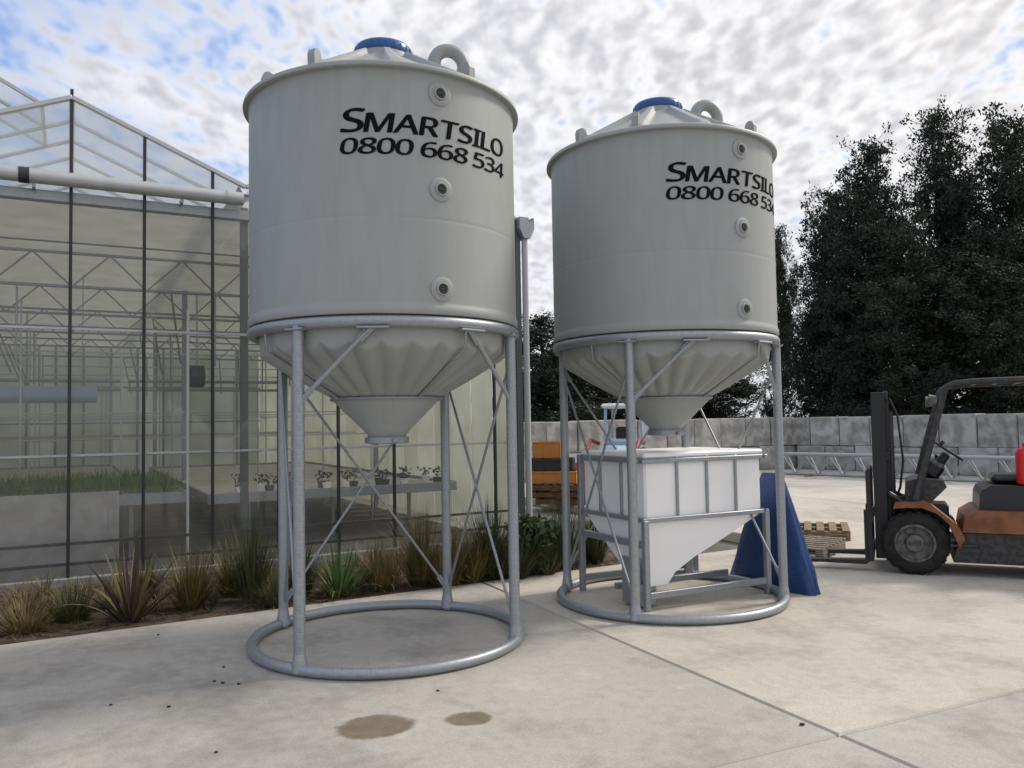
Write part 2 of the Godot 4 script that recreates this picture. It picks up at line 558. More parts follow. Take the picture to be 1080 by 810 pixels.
	var hs := [2.46, 2.42, 2.38, 2.35, 2.33, 2.315, 2.30, 2.285, 2.27, 2.255, 2.24, 2.22, 2.19, 2.15, 2.08, 2.0, 1.94, 1.915]
	for y in hs:
		var row := []
		for k in 336:
			var az := 360.0 * k / 336.0
			var fl := absf(cos(deg_to_rad(az * 14.0)))
			var band := 0.985 - 0.10 * maxf(0.0, 2.38 - y)
			var cr: float = 0.40 + (y - 1.90) * 1.62 + 0.078 * (fl - 0.5) * clampf((y - 1.9) / 0.14, 0.0, 1.0)
			row.append(pol(az, minf(band, cr), y))
		P.append(row)
	cone.grid(P, true)
	part("hopper_cone", cone, M.tank_plastic, s)
	var low := MB.new()
	low.lathe([Vector2(0.40, 1.925), Vector2(0.425, 1.92), Vector2(0.42, 1.89), Vector2(0.155, 1.625), Vector2(0.15, 1.56)], 64)
	part("outlet_cone", low, M.tank_plastic, s)
	var ring := MB.new()
	var rp := []
	for k in 72: rp.append(pol(k * 5.0, 0.437, 1.905))
	ring.path(rp, 0.012, 8, true)
	part("cone_ring", ring, M.galv, s)
	var fl2 := MB.new()
	fl2.lathe([Vector2(0.15, 1.60), Vector2(0.175, 1.60), Vector2(0.175, 1.555), Vector2(0.15, 1.55)], 40)
	fl2.box(pol(150.0, 0.2, 1.575), Vector3(0.05, 0.03, 0.05), 0.004)
	part("outlet_collar", fl2, M.galv, s)
	# frame
	var gr := MB.new()
	rp = []
	for k in 96: rp.append(pol(k * 3.75, 1.045, 0.041))
	gr.path(rp, 0.04, 14, true)
	part("base_ring", gr, M.galv, s)
	var mr := MB.new()
	rp = []
	for k in 96: rp.append(pol(k * 3.75, 1.032, 2.412))
	mr.path(rp, 0.042, 14, true)
	part("support_ring", mr, M.galv, s)
	for az in POSTS:
		var lg := MB.new()
		lg.tube(pol(az, 1.035, 0.012), pol(az, 1.035, 2.40), 0.041, -1, 18)
		var ln := part("leg", lg, M.galv, s)
		var gp := MB.new()
		var rad := pol(az, 1.0, 0.0)
		gp.box(pol(az, 1.045, 2.372), Vector3(0.15, 0.012, 0.09), 0.003, Basis(Vector3.UP.cross(rad), Vector3.UP, rad))
		part("top_plate", gp, M.galv, ln)
		var fp := MB.new()
		fp.lathe([Vector2(0.041, 0.15), Vector2(0.052, 0.085), Vector2(0.058, 0.03)], 18, pol(az, 1.035, 0.0))
		part("foot_weld", fp, M.galv, ln)
	# knee braces of the open front
	for e in [[207.0, 176.0], [104.0, 136.0]]:
		var kb := MB.new()
		var a := pol(e[0], 1.035, 1.86)
		var b := pol(e[1], 1.03, 2.385)
		kb.tube(a, b, 0.017, -1, 12)
		var kn := part("knee_brace", kb, M.galv, s)
		var dirv := (b - a).normalized()
		var kp := MB.new()
		kp.bar(b - dirv * 0.15, b + dirv * 0.01, 0.055, 0.012, 0.003, pol(e[1], 1, 0))
		part("brace_bracket", kp, M.galv, kn)
		kp = MB.new()
		kp.box(pol(e[1], 1.045, 2.366), Vector3(0.22, 0.014, 0.07), 0.003, Basis(Vector3.UP.cross(pol(e[1], 1, 0)), Vector3.UP, pol(e[1], 1, 0)))
		part("ring_plate", kp, M.galv, kn)
		kp = MB.new()
		kp.bar(a, a + dirv * 0.13, 0.05, 0.012, 0.003, pol(e[0], 1, 0))
		part("brace_bracket", kp, M.galv, kn)
	# crossed rods on the other three sides
	for e in [[207.0, 293.0], [293.0, 382.0], [382.0, 464.0]]:
		for flip in 2:
			var a := pol(e[0], 1.035, 0.20 if flip == 0 else 2.22)
			var b := pol(e[1], 1.035, 2.22 if flip == 0 else 0.20)
			var off := pol((e[0] + e[1]) * 0.5, 0.012 if flip == 0 else -0.012, 0.0)
			var rb := MB.new()
			rb.tube(a + off, b + off, 0.0115, -1, 10)
			var rn := part("cross_brace", rb, M.galv, s)
			var bp := MB.new()
			var dv := (b - a).normalized()
			bp.bar(a + dv * 0.03 + off, a + dv * 0.14 + off, 0.045, 0.010, 0.002, off.normalized())
			part("brace_bracket", bp, M.galv, rn)
			bp = MB.new()
			bp.bar(b - dv * 0.14 + off, b - dv * 0.03 + off, 0.045, 0.010, 0.002, off.normalized())
			part("brace_bracket", bp, M.galv, rn)
	# cone straps from the ring down to the cone ring
	for az in [228.0, 138.0, 48.0, 318.0]:
		var st := MB.new()
		st.path([pol(az, 1.035, 2.39), pol(az, 1.02, 2.24), pol(az, 0.72, 2.075), pol(az, 0.437, 1.905)], 0.011, 8)
		part("cone_strap", st, M.galv, s)
	return s

# ---------------------------------------------------------------- white bin
func make_bin():
	var s := thing("hopper_bin", "white plastic hopper bin in a galvanised frame standing under the silo", "hopper bin", G(1.17, 7.35), -27.0)
	var w := 1.44
	var dp := 1.08
	var zt := 1.365
	var zm := 0.80
	# box
	var b := MB.new()
	b.box(Vector3(w / 2, (zt + zm) / 2, -dp / 2), Vector3(w - 0.05, zt - zm, dp - 0.05), 0.02)
	part("box", b, M.bin_plastic, s)
	var r := MB.new()
	r.box(Vector3(w / 2, zt + 0.012, -dp / 2), Vector3(w - 0.01, 0.05, dp - 0.01), 0.015)
	part("rim", r, M.bin_plastic, s)
	# asymmetric hopper: outlet near the front left corner
	var h := MB.new()
	# rows from the box down to the outlet: [y, right edge x, left edge x, front z, rear z]
	var lv := [[zm, w - 0.03, 0.03, -0.03, -dp + 0.03], [zm - 0.03, w - 0.06, 0.035, -0.032, -dp + 0.05], [0.58, 0.96, 0.045, -0.04, -0.80], [0.42, 0.58, 0.055, -0.05, -0.58], [0.30, 0.36, 0.06, -0.055, -0.42], [0.20, 0.28, 0.07, -0.06, -0.36]]
	for i in lv.size() - 1:
		var A := []
		for q in [lv[i], lv[i + 1]]:
			A.append([Vector3(q[2], q[0], q[3]), Vector3(q[1], q[0], q[3]), Vector3(q[1], q[0], q[4]), Vector3(q[2], q[0], q[4])])
		for k in 4:
			h.quad(A[0][k], A[0][(k + 1) % 4], A[1][(k + 1) % 4], A[1][k])
	part("hopper", h, M.bin_plastic, s)
	var g := MB.new()
	g.box(Vector3(-0.01, 0.24, -0.22), Vector3(0.03, 0.42, 0.26), 0.005)
	g.box(Vector3(0.08, 0.12, -0.22), Vector3(0.18, 0.2, 0.28), 0.01)
	part("slide_gate", g, M.galv, s)
	for k in 3:
		var x := 0.38 + k * 0.35
		var q := MB.new()
		q.box(Vector3(x, (zt + zm) / 2 + 0.01, -0.012), Vector3(0.024, zt - zm - 0.03, 0.024), 0.004)
		part("rib", q, M.galv, s)
	for k in 2:
		var z := -0.38 - k * 0.36
		var q := MB.new()
		q.box(Vector3(0.012, (zt + zm) / 2 + 0.01, z), Vector3(0.024, zt - zm - 0.03, 0.026), 0.004)
		part("rib", q, M.galv, s)
	for c in [[0.0, 0.0], [w, 0.0], [w, -dp], [0.0, -dp]]:
		var q := MB.new()
		var hgt := zm if c[0] > 0.0 or c[1] == 0.0 else zt
		q.box(Vector3(c[0], hgt / 2, c[1]), Vector3(0.055, hgt, 0.055), 0.006)
		part("leg", q, M.galv, s)
	for y in [zt - 0.035, zm]:
		for a in [[0.0, 0.0, w, 0.0], [w, 0.0, w, -dp], [w, -dp, 0.0, -dp], [0.0, -dp, 0.0, 0.0]]:
			var q := MB.new()
			var p0 := Vector3(a[0], y, a[1])
			var p1 := Vector3(a[2], y, a[3])
			var dv := (p1 - p0).normalized() * 0.03
			q.bar(p0 - dv, p1 - dv * 1.1, 0.036, 0.04, 0.004)
			part("rail", q, M.galv, s)
	for a in [[0.03, 0.0, w - 0.03, 0.0, 0.13], [0.03, -dp, w - 0.03, -dp, 0.13], [0.03, -dp * 0.5, w - 0.03, -dp * 0.5, 0.13], [0.0, -0.03, 0.0, -dp + 0.03, 0.58]]:
		var q := MB.new()
		q.bar(Vector3(a[0], a[4], a[1]), Vector3(a[2], a[4], a[3]), 0.045, 0.06, 0.004)
		part("rail", q, M.galv, s)
	for x in [-0.05, w + 0.05]:
		var q := MB.new()
		q.path([Vector3(x, zt - 0.04, -0.02), Vector3(x + signf(x) * 0.03, zt + 0.0, -0.02), Vector3(x + signf(x) * 0.02, zt + 0.04, -0.02)], 0.012, 8)
		part("hook", q, M.galv, s)

# ---------------------------------------------------------------- pallets and crates
func pallet_node(label: String, at: Vector3, az: float, wood: Material, group := "") -> Node3D:
	var s := thing("wooden_pallet", label, "pallet", at, az, group)
	for k in 7:
		var q := MB.new()
		q.box(Vector3(-0.5 + k / 6.0, 0.131, 0), Vector3(0.10, 0.018, 1.0), 0.003)
		part("top_board", q, wood, s)
	for k in 3:
		var q := MB.new()
		q.box(Vector3(0, 0.07, -0.45 + 0.45 * k), Vector3(1.1, 0.10, 0.09), 0.004)
		part("bearer", q, wood, s)
		var r := MB.new()
		r.box(Vector3(-0.5 + 0.5 * k, 0.0095, 0), Vector3(0.10, 0.018, 1.0), 0.003)
		part("bottom_board", r, wood, s)
	return s

func crate_node(label: String, at: Vector3, az: float, size: Vector3, m: Material) -> Node3D:
	var s := thing("plastic_crate", label, "crate", at, az)
	var b := MB.new()
	var t := 0.02
	b.box(Vector3(0, t / 2, 0), Vector3(size.x, t, size.z), 0.004)
	for e in [-1.0, 1.0]:
		b.box(Vector3(e * (size.x - t) / 2, size.y / 2, 0), Vector3(t, size.y, size.z), 0.004)
		b.box(Vector3(0, size.y / 2, e * (size.z - t) / 2), Vector3(size.x, size.y, t), 0.004)
	part("shell", b, m, s)
	for k in 4:
		var q := MB.new()
		q.box(Vector3(-size.x * 0.375 + k * size.x * 0.25, size.y * 0.5, size.z / 2 + 0.006), Vector3(0.03, size.y * 0.9, 0.014), 0.003)
		part("rib", q, m, s)
	var r := MB.new()
	r.box(Vector3(0, size.y - 0.02, size.z / 2 + 0.008), Vector3(size.x * 1.02, 0.035, 0.018), 0.003)
	part("lip", r, m, s)
	return s

# ---------------------------------------------------------------- tarpaulin
func make_tarp():
	var s := thing("blue_tarpaulin", "blue tarpaulin draped over a stand behind the white hopper bin", "tarpaulin", G(2.62, 8.40), 0.0)
	var f := FastNoiseLite.new(); f.seed = 8; f.frequency = 1.3
	var P := []
	for i in 15:
		var t := i / 14.0
		var row := []
		for k in 96:
			var th := TAU * k / 96.0
			var sx := lerpf(0.035, 0.15, pow(t, 0.85))
			var sz := lerpf(0.12, 0.58, pow(t, 0.9))
			var sq := pow(pow(absf(cos(th)), 3.0) + pow(absf(sin(th)), 3.0), -1.0 / 3.0)
			var fold := 1.0 + t * t * (0.035 * sin(th * 7.0 + 1.0) + 0.012 * sin(th * 15.0)) + 0.09 * t * f.get_noise_2d(th * 1.2, t * 1.5)
			var lean := Vector2(-0.12, 0.16) * (1.0 - t)
			var x := cos(th) * sq * sx * fold + lean.x
			var z := sin(th) * sq * sz * fold + lean.y
			# plan turned to follow the bin's side
			var a := deg_to_rad(-27.0)
			row.append(Vector3(x * cos(a) - z * sin(a), 1.15 * (1.0 - t) + 0.004, x * sin(a) + z * cos(a)))
		P.append(row)
	var mb := MB.new()
	mb.grid(P, true)
	var top := []
	for k in 96: top.append(P[0][k])
	mb.poly_fan(top)
	part("cloth", mb, M.tarp_blue, s)

# ---------------------------------------------------------------- forklift
func make_forklift():
	# local -z is forward, +x the far side; origin under the near front wheel's outer face
	var s := thing("forklift", "dirty orange and black forklift truck facing the pallets", "forklift", G(4.27, 8.77), -65.0)
	var wd := 1.08
	for e in [[0.02, 0.0, 0.335, 0.20], [wd - 0.22, 0.0, 0.335, 0.20], [0.06, 1.42, 0.27, 0.17], [wd - 0.23, 1.42, 0.27, 0.17]]:
		var bs := Basis(Vector3(0, 1, 0), Vector3(-1, 0, 0), Vector3(0, 0, 1))
		var o := Vector3(e[0] + e[3], e[2], e[1])
		var R: float = e[2]
		var W: float = e[3]
		var ty := MB.new()
		ty.lathe([Vector2(R * 0.62, W), Vector2(R * 0.66, W + 0.005), Vector2(R * 0.90, W - 0.005), Vector2(R * 0.985, W - 0.035), Vector2(R, W * 0.5), Vector2(R * 0.985, 0.035), Vector2(R * 0.9, 0.005), Vector2(R * 0.62, 0.0)], 48, o, bs)
		for k in 22:
			var th := TAU * k / 22.0
			var c := o + Vector3(-W * 0.5, sin(th) * (R - 0.006), cos(th) * (R - 0.006))
			ty.box(c, Vector3(W * 0.9, 0.016, 0.05), 0.003, Basis(Vector3.RIGHT, -th + PI / 2))
		var wn := part("wheel", ty, M.rubber, s)
		var rm := MB.new()
		rm.lathe([Vector2(R * 0.64, W - 0.02), Vector2(R * 0.60, W + 0.004), Vector2(R * 0.54, W + 0.004), Vector2(R * 0.50, W - 0.035), Vector2(R * 0.30, W - 0.05), Vector2(R * 0.26, W - 0.01), Vector2(R * 0.12, W - 0.005), Vector2(0.0, W - 0.005)], 36, o, bs)
		for k in 6:
			var th := TAU * k / 6.0
			rm.tube(o + Vector3(-W + 0.055, sin(th) * R * 0.4, cos(th) * R * 0.4), o + Vector3(-W + 0.025, sin(th) * R * 0.4, cos(th) * R * 0.4), 0.014, -1, 6)
		part("rim", rm, M.rim_grey, wn)
	# chassis side and floor
	var ch := MB.new()
	ch.prism([Vector2(-0.36, 0.15), Vector2(-1.15, 0.15), Vector2(-1.15, 0.46), Vector2(-0.48, 0.46), Vector2(-0.42, 0.42)], Vector3(0.05, 0, 0), Vector3(0, 0, -1), Vector3.UP, Vector3(wd - 0.1, 0, 0))
	part("chassis", ch, M.lift_grey, s)
	var st := MB.new()
	st.box(Vector3(wd / 2, 0.33, 0.46), Vector3(wd - 0.04, 0.03, 0.26), 0.006)
	part("step", st, M.steel_dark, s)
	# fenders over the front wheels and the sloping cowl
	for x in [0.0, wd - 0.3]:
		var fd := MB.new()
		var oln := []
		for k in 11:
			var th := deg_to_rad(12.0 + 128.0 * k / 10.0)
			oln.append(Vector2(-cos(th + 0.35) * 0.39 , 0.335 + sin(th + 0.35) * 0.40))
		var outer := [Vector2(0.20, 0.70), Vector2(0.18, 0.76), Vector2(-0.10, 0.79), Vector2(-0.16, 0.76), Vector2(-0.42, 0.53), Vector2(-0.47, 0.40), Vector2(-0.42, 0.30), Vector2(-0.385, 0.40), Vector2(-0.33, 0.55), Vector2(-0.22, 0.66), Vector2(-0.08, 0.715), Vector2(0.08, 0.715)]
		fd.prism(outer, Vector3(x, 0, 0), Vector3(0, 0, -1), Vector3.UP, Vector3(0.3, 0, 0))
		part("fender", fd, M.lift_orange, s)
	var bd := MB.new()
	bd.prism([Vector2(-0.45, 0.47), Vector2(-1.75, 0.47), Vector2(-1.75, 0.70), Vector2(-0.60, 0.70), Vector2(-0.48, 0.62)], Vector3(0.02, 0, 0), Vector3(0, 0, -1), Vector3.UP, Vector3(wd - 0.04, 0, 0))
	part("side_panel", bd, M.lift_orange, s)
	var fl := MB.new()
	fl.box(Vector3(wd / 2, 0.47, 0.10), Vector3(wd - 0.64, 0.52, 0.5), 0.02)
	part("axle_housing", fl, M.lift_black, s)
	var dash := MB.new()
	dash.prism([Vector2(0.08, 0.72), Vector2(-0.17, 0.76), Vector2(-0.33, 0.93), Vector2(-0.30, 1.00), Vector2(-0.05, 1.02), Vector2(0.06, 0.98)], Vector3(0.14, 0, 0), Vector3(0, 0, -1), Vector3.UP, Vector3(wd - 0.28, 0, 0))
	part("cowl", dash, M.lift_grey, s)
	var col := MB.new()
	col.tube(Vector3(wd / 2, 0.98, 0.16), Vector3(wd / 2, 1.27, 0.36), 0.07, 0.045, 12)
	col.box(Vector3(wd / 2 - 0.03, 1.10, 0.22), Vector3(0.26, 0.20, 0.18), 0.04, Basis(Vector3.RIGHT, 0.6))
	var cn := part("steering_column", col, M.lift_black, s)
	var sw := MB.new()
	var pts := []
	var cc := Vector3(wd / 2, 1.30, 0.38)
	var ax := Vector3(0, 0.80, 0.60).normalized()
	var ux := Vector3.RIGHT
	var uy := ax.cross(ux)
	for k in 28: pts.append(cc + (ux * cos(TAU * k / 28.0) + uy * sin(TAU * k / 28.0)) * 0.165)
	sw.path(pts, 0.015, 8, true)
	for k in 3:
		var th := TAU * k / 3.0 + 0.4
		sw.tube(cc, cc + (ux * cos(th) + uy * sin(th)) * 0.16, 0.01, -1, 6)
	sw.tube(cc + (ux * -0.12 + uy * 0.11), cc + (ux * -0.12 + uy * 0.11) + ax * 0.06, 0.018, 0.022, 8)
	part("steering_wheel", sw, M.lift_black, cn)
	for k in 3:
		var lv := MB.new()
		var x0 := wd * 0.62 + 0.06 * k
		lv.tube(Vector3(x0, 1.0, 0.17), Vector3(x0, 1.22, 0.26), 0.008, -1, 6)
		lv.lathe([Vector2(0.0, -0.025), Vector2(0.02, -0.01), Vector2(0.02, 0.012), Vector2(0.0, 0.025)], 8, Vector3(x0, 1.235, 0.266))
		part("lever", lv, M.lift_black, s)
	# hood, seat
	var hd := MB.new()
	hd.prism([Vector2(-0.62, 0.70), Vector2(-1.62, 0.70), Vector2(-1.62, 0.96), Vector2(-0.74, 0.955), Vector2(-0.655, 0.91), Vector2(-0.63, 0.85)], Vector3(0.12, 0, 0), Vector3(0, 0, -1), Vector3.UP, Vector3(wd - 0.24, 0, 0))
	part("engine_hood", hd, M.seat_vinyl, s)
	var se := MB.new()
	se.box(Vector3(wd / 2, 1.01, 0.98), Vector3(0.46, 0.10, 0.44), 0.04)
	se.box(Vector3(wd / 2, 1.25, 1.23), Vector3(0.44, 0.46, 0.10), 0.04, Basis(Vector3.RIGHT, 0.18))
	part("seat", se, M.seat_vinyl, s)
	var rd := MB.new()
	rd.lathe([Vector2(0.0, 0.0), Vector2(0.085, 0.005), Vector2(0.095, 0.03), Vector2(0.095, 0.32), Vector2(0.075, 0.37), Vector2(0.03, 0.39), Vector2(0.03, 0.43), Vector2(0.0, 0.43)], 20, Vector3(0.22, 0.965, 1.07))
	part("red_canister", rd, M.red_plastic, s).set_meta("label", "bright red canister standing on the hood beside the seat")
	var cw := MB.new()
	cw.prism([Vector2(-1.55, 0.22), Vector2(-2.0, 0.30), Vector2(-2.06, 0.55), Vector2(-2.0, 1.0), Vector2(-1.63, 1.04), Vector2(-1.63, 0.60)], Vector3(0.01, 0, 0), Vector3(0, 0, -1), Vector3.UP, Vector3(wd - 0.02, 0, 0))
	part("counterweight", cw, M.lift_grey, s)
	# overhead guard
	for x in [0.08, wd - 0.08]:
		var pl := MB.new()
		pl.bar(Vector3(x, 0.78, 0.02), Vector3(x, 1.98, 0.34), 0.05, 0.075, 0.012, Vector3.FORWARD)
		part("guard_pillar", pl, M.lift_grey, s)
		var pr := MB.new()
		pr.bar(Vector3(x, 0.97, 1.70), Vector3(x, 2.02, 1.52), 0.05, 0.07, 0.012, Vector3.FORWARD)
		part("guard_pillar", pr, M.lift_grey, s)
		var rl := MB.new()
		rl.path([Vector3(x, 1.93, 0.325), Vector3(x, 2.0, 0.36), Vector3(x, 2.035, 0.44), Vector3(x, 2.05, 0.62), Vector3(x, 2.055, 1.1), Vector3(x, 2.04, 1.55)], 0.034, 10)
		part("guard_rail", rl, M.lift_grey, s)
	for k in 6:
		var q := MB.new()
		var z := 0.46 + k * 0.21
		q.bar(Vector3(0.09, 2.045, z), Vector3(wd - 0.09, 2.045, z), 0.045, 0.02, 0.004)
		part("guard_bar", q, M.lift_grey, s)
	for x in [0.06, wd - 0.06]:
		var hl := MB.new()
		hl.lathe([Vector2(0.0, -0.05), Vector2(0.05, -0.04), Vector2(0.065, 0.03), Vector2(0.055, 0.035), Vector2(0.0, 0.03)], 16, Vector3(x, 1.86, 0.22), Basis(Vector3.RIGHT, -PI / 2))
		part("work_lamp", hl, M.rim_grey, s)
	# mast
	for x in [0.24, wd - 0.24]:
		var o1 := MB.new()
		o1.box(Vector3(x, 1.05, -0.32), Vector3(0.06, 1.84, 0.14), 0.008)
		part("mast_rail", o1, M.lift_black, s)
		var o2 := MB.new()
		o2.box(Vector3(x + (0.07 if x < 0.5 else -0.07), 1.07, -0.27), Vector3(0.05, 1.80, 0.12), 0.008)
		part("mast_rail", o2, M.lift_black, s)
		var cy := MB.new()
		cy.tube(Vector3(x + (0.13 if x < 0.5 else -0.13), 0.25, -0.20), Vector3(x + (0.13 if x < 0.5 else -0.13), 1.75, -0.20), 0.035, -1, 12)
		part("lift_cylinder", cy, M.steel_dark, s)
	for y in [0.42, 1.25, 1.93]:
		var q := MB.new()
		q.box(Vector3(wd / 2, y, -0.24), Vector3(wd - 0.46, 0.10, 0.05), 0.01)
		part("mast_crossbar", q, M.lift_black, s)
	for x in [wd / 2 - 0.08, wd / 2 + 0.08]:
		var q := MB.new()
		q.bar(Vector3(x, 0.5, -0.28), Vector3(x, 1.9, -0.28), 0.03, 0.02)
		part("lift_chain", q, M.steel_dark, s)
	for x in [0.2, wd - 0.2]:
		var q := MB.new()
		q.tube(Vector3(x, 0.85, -0.24), Vector3(x, 0.62, 0.10), 0.03, -1, 10)
		part("tilt_cylinder", q, M.steel_dark, s)
	# carriage, backrest, forks
	for y in [0.18, 0.58]:
		var q := MB.new()
		q.box(Vector3(wd / 2, y, -0.43), Vector3(wd - 0.06, 0.11, 0.05), 0.008)
		part("carriage_bar", q, M.lift_black, s)
	for x in [0.06, wd - 0.06]:
		var q := MB.new()
		q.box(Vector3(x, 0.62, -0.44), Vector3(0.05, 0.98, 0.05), 0.006)
		part("backrest_post", q, M.lift_black, s)
	for k in 5:
		var q := MB.new()
		var x := 0.22 + k * 0.16
		q.box(Vector3(x, 0.86, -0.44), Vector3(0.03, 0.46, 0.03), 0.004)
		part("backrest_bar", q, M.lift_black, s)
	var bt := MB.new()
	bt.box(Vector3(wd / 2, 1.10, -0.44), Vector3(wd - 0.08, 0.04, 0.04), 0.006)
	part("backrest_bar", bt, M.lift_black, s)
	for x in [0.20, wd - 0.20]:
		var q := MB.new()
		q.prism([Vector2(0.455, 0.66), Vector2(0.50, 0.66), Vector2(0.50, 0.12), Vector2(1.45, 0.085), Vector2(1.48, 0.075), Vector2(1.45, 0.068), Vector2(0.49, 0.068), Vector2(0.455, 0.10)], Vector3(x - 0.06, 0, 0), Vector3(0, 0, -1), Vector3.UP, Vector3(0.12, 0, 0))
		part("fork", q, M.steel_dark, s)
	for k in 3:
		var hz := MB.new()
		var x := 0.36 + 0.05 * k
		hz.path([Vector3(x, 1.9, -0.2), Vector3(x, 1.7, -0.12), Vector3(x, 1.2, -0.08), Vector3(x, 0.9, -0.12), Vector3(x, 0.75, -0.18)], 0.012, 8)
		part("hose", hz, M.lift_black, s)

# ---------------------------------------------------------------- tractor far behind
func make_tractor():
	var s := thing("compact_tractor", "small pale blue tractor with white cab roof and red implement by the block wall", "tractor", G(2.62, 20.0), 200.0)
	for e in [[-0.62, 0.45, 0.52, 0.26], [0.36, 0.45, 0.52, 0.26], [-0.55, -0.85, 0.33, 0.18], [0.37, -0.85, 0.33, 0.18]]:
		var bs := Basis(Vector3(0, 1, 0), Vector3(-1, 0, 0), Vector3(0, 0, 1))
		var o := Vector3(e[0] + e[3], e[2], e[1])
		var R: float = e[2]
		var ty := MB.new()
		ty.lathe([Vector2(0.0, e[3] - 0.03), Vector2(R * 0.55, e[3] - 0.03), Vector2(R * 0.6, e[3]), Vector2(R * 0.93, e[3] - 0.02), Vector2(R, e[3] * 0.5), Vector2(R * 0.93, 0.02), Vector2(R * 0.6, 0.0), Vector2(R * 0.55, 0.03), Vector2(0.0, 0.03)], 28, o, bs)
		part("wheel", ty, M.rubber, s)
	var b := MB.new()
	b.box(Vector3(0, 0.85, -0.75), Vector3(0.52, 0.52, 1.05), 0.08)
	part("bonnet", b, M.cab_blue, s)
	b = MB.new()
	b.box(Vector3(0, 0.58, 0.0), Vector3(0.6, 0.3, 1.6), 0.04)
	part("chassis", b, M.lift_black, s)
	b = MB.new()
	b.box(Vector3(0, 1.0, 0.42), Vector3(0.74, 0.5, 0.9), 0.05)
	part("cab_base", b, M.cab_blue, s)
	for x in [-0.38, 0.38]:
		for z in [0.0, 0.85]:
			var q := MB.new()
			q.bar(Vector3(x, 1.22, z), Vector3(x * 0.92, 2.02, lerpf(z, 0.42, 0.08)), 0.06, 0.06, 0.01)
			part("cab_pillar", q, M.cab_blue, s)
	b = MB.new()
	b.box(Vector3(0, 2.07, 0.42), Vector3(0.9, 0.12, 1.05), 0.05)
	part("cab_roof", b, M.cab_white, s)
	b = MB.new()
	b.box(Vector3(0, 1.3, 0.55), Vector3(0.44, 0.5, 0.12), 0.04)
	part("seat", b, M.lift_black, s)
	for x in [-0.42, 0.42]:
		b = MB.new()
		b.path([Vector3(x * 1.35, 1.15, 0.1), Vector3(x * 1.4, 1.25, -0.6), Vector3(x * 1.4, 0.7, -1.5)], 0.05, 8)
		part("loader_arm", b, M.red_paint, s)
	b = MB.new()
	b.prism([Vector2(1.45, 0.30), Vector2(1.85, 0.30), Vector2(1.55, 0.75), Vector2(1.45, 0.75)], Vector3(-0.75, 0, 0), Vector3(0, 0, -1), Vector3.UP, Vector3(1.5, 0, 0))
	part("bucket", b, M.red_paint, s)

# ---------------------------------------------------------------- block wall and truss
func block_wall(label: String, a: Vector2, b: Vector2, seed_: int, group := ""):
	var dv := b - a
	var az := rad_to_deg(atan2(dv.x, dv.y))
	var L := dv.length()
	var s := thing("block_wall", label, "wall", G(a.x, a.y), az)
	rng.seed = seed_
	for course in 2:
		var y0 := 0.0 if course == 0 else 0.785
		var hh := 0.78 if course == 0 else 0.94
		var z := 0.0 if course == 0 else -0.53
		while z < L - 0.4:
			var ln := 1.06
			var q := MB.new()
			var hj := hh * rng.randf_range(0.985, 1.02) - 0.01
			q.box(Vector3(rng.randf_range(-0.03, 0.03), y0 + hj / 2, -(z + ln / 2)), Vector3(0.6, hj, ln - 0.025), 0.025, Basis(Vector3.UP, rng.randf_range(-0.02, 0.02)))
			part("concrete_block", q, [M.block_a, M.block_b, M.block_c][rng.randi() % 3], s)
			z += ln
	return s

func make_truss(at: Vector3, az: float, L: float, label: String):
	var s := thing("roof_truss", label, "truss", at, az, "galvanised trusses lying along the yard wall")
	var h := 0.64
	for e in [[-0.14, h], [0.14, h], [0.0, 0.06]]:
		var q := MB.new()
		q.tube(Vector3(e[0], e[1], 0), Vector3(e[0], e[1], -L), 0.045, -1, 10)
		part("chord", q, M.galv, s)
	var n := int(L / 0.36)
	for sd in [-0.14, 0.14]:
		for k in n:
			var z0 := k * 0.36
			var q := MB.new()
			if k % 2 == 0: q.tube(Vector3(sd, h, -z0), Vector3(0, 0.06, -z0 - 0.36), 0.024, -1, 6)
			else: q.tube(Vector3(0, 0.06, -z0), Vector3(sd, h, -z0 - 0.36), 0.024, -1, 6)
			part("lattice_bar", q, M.galv, s)
	for z in [0.8, L * 0.5, L - 0.8]:
		var q := MB.new()
		q.box(Vector3(0, 0.014, -z), Vector3(0.5, 0.028, 0.1), 0.004)
		part("timber_rest", q, M.pallet_grey, s)

# ---------------------------------------------------------------- plants
func blade(mb: MB, base: Vector3, dir: Vector3, L: float, w: float, droop: float, segs: int, col: Color, fold := 0.0):
	var side := dir.cross(Vector3.UP).normalized()
	if side.length() < 0.1: side = Vector3.RIGHT
	var p := base
	var d := dir.normalized()
	var prevl := p - side * w * 0.35
	var prevr := p + side * w * 0.35
	var prevm := p
	mb.col = col
	for i in segs:
		var t := (i + 1.0) / segs
		d = (d + Vector3.DOWN * droop / segs * t * 1.6).normalized()
		p += d * L / segs
		var ww := w * (1.0 - pow(t, 2.2)) * 0.5 + 0.0004
		var up := side.cross(d).normalized()
		var l := p - side * ww
		var r := p + side * ww
		var m := p - up * fold * ww
		if fold == 0.0:
			mb.quad(prevl, prevr, r, l)
		else:
			mb.quad(prevl, prevm, m, l); mb.quad(prevm, prevr, r, m)
		prevl = l; prevr = r; prevm = m

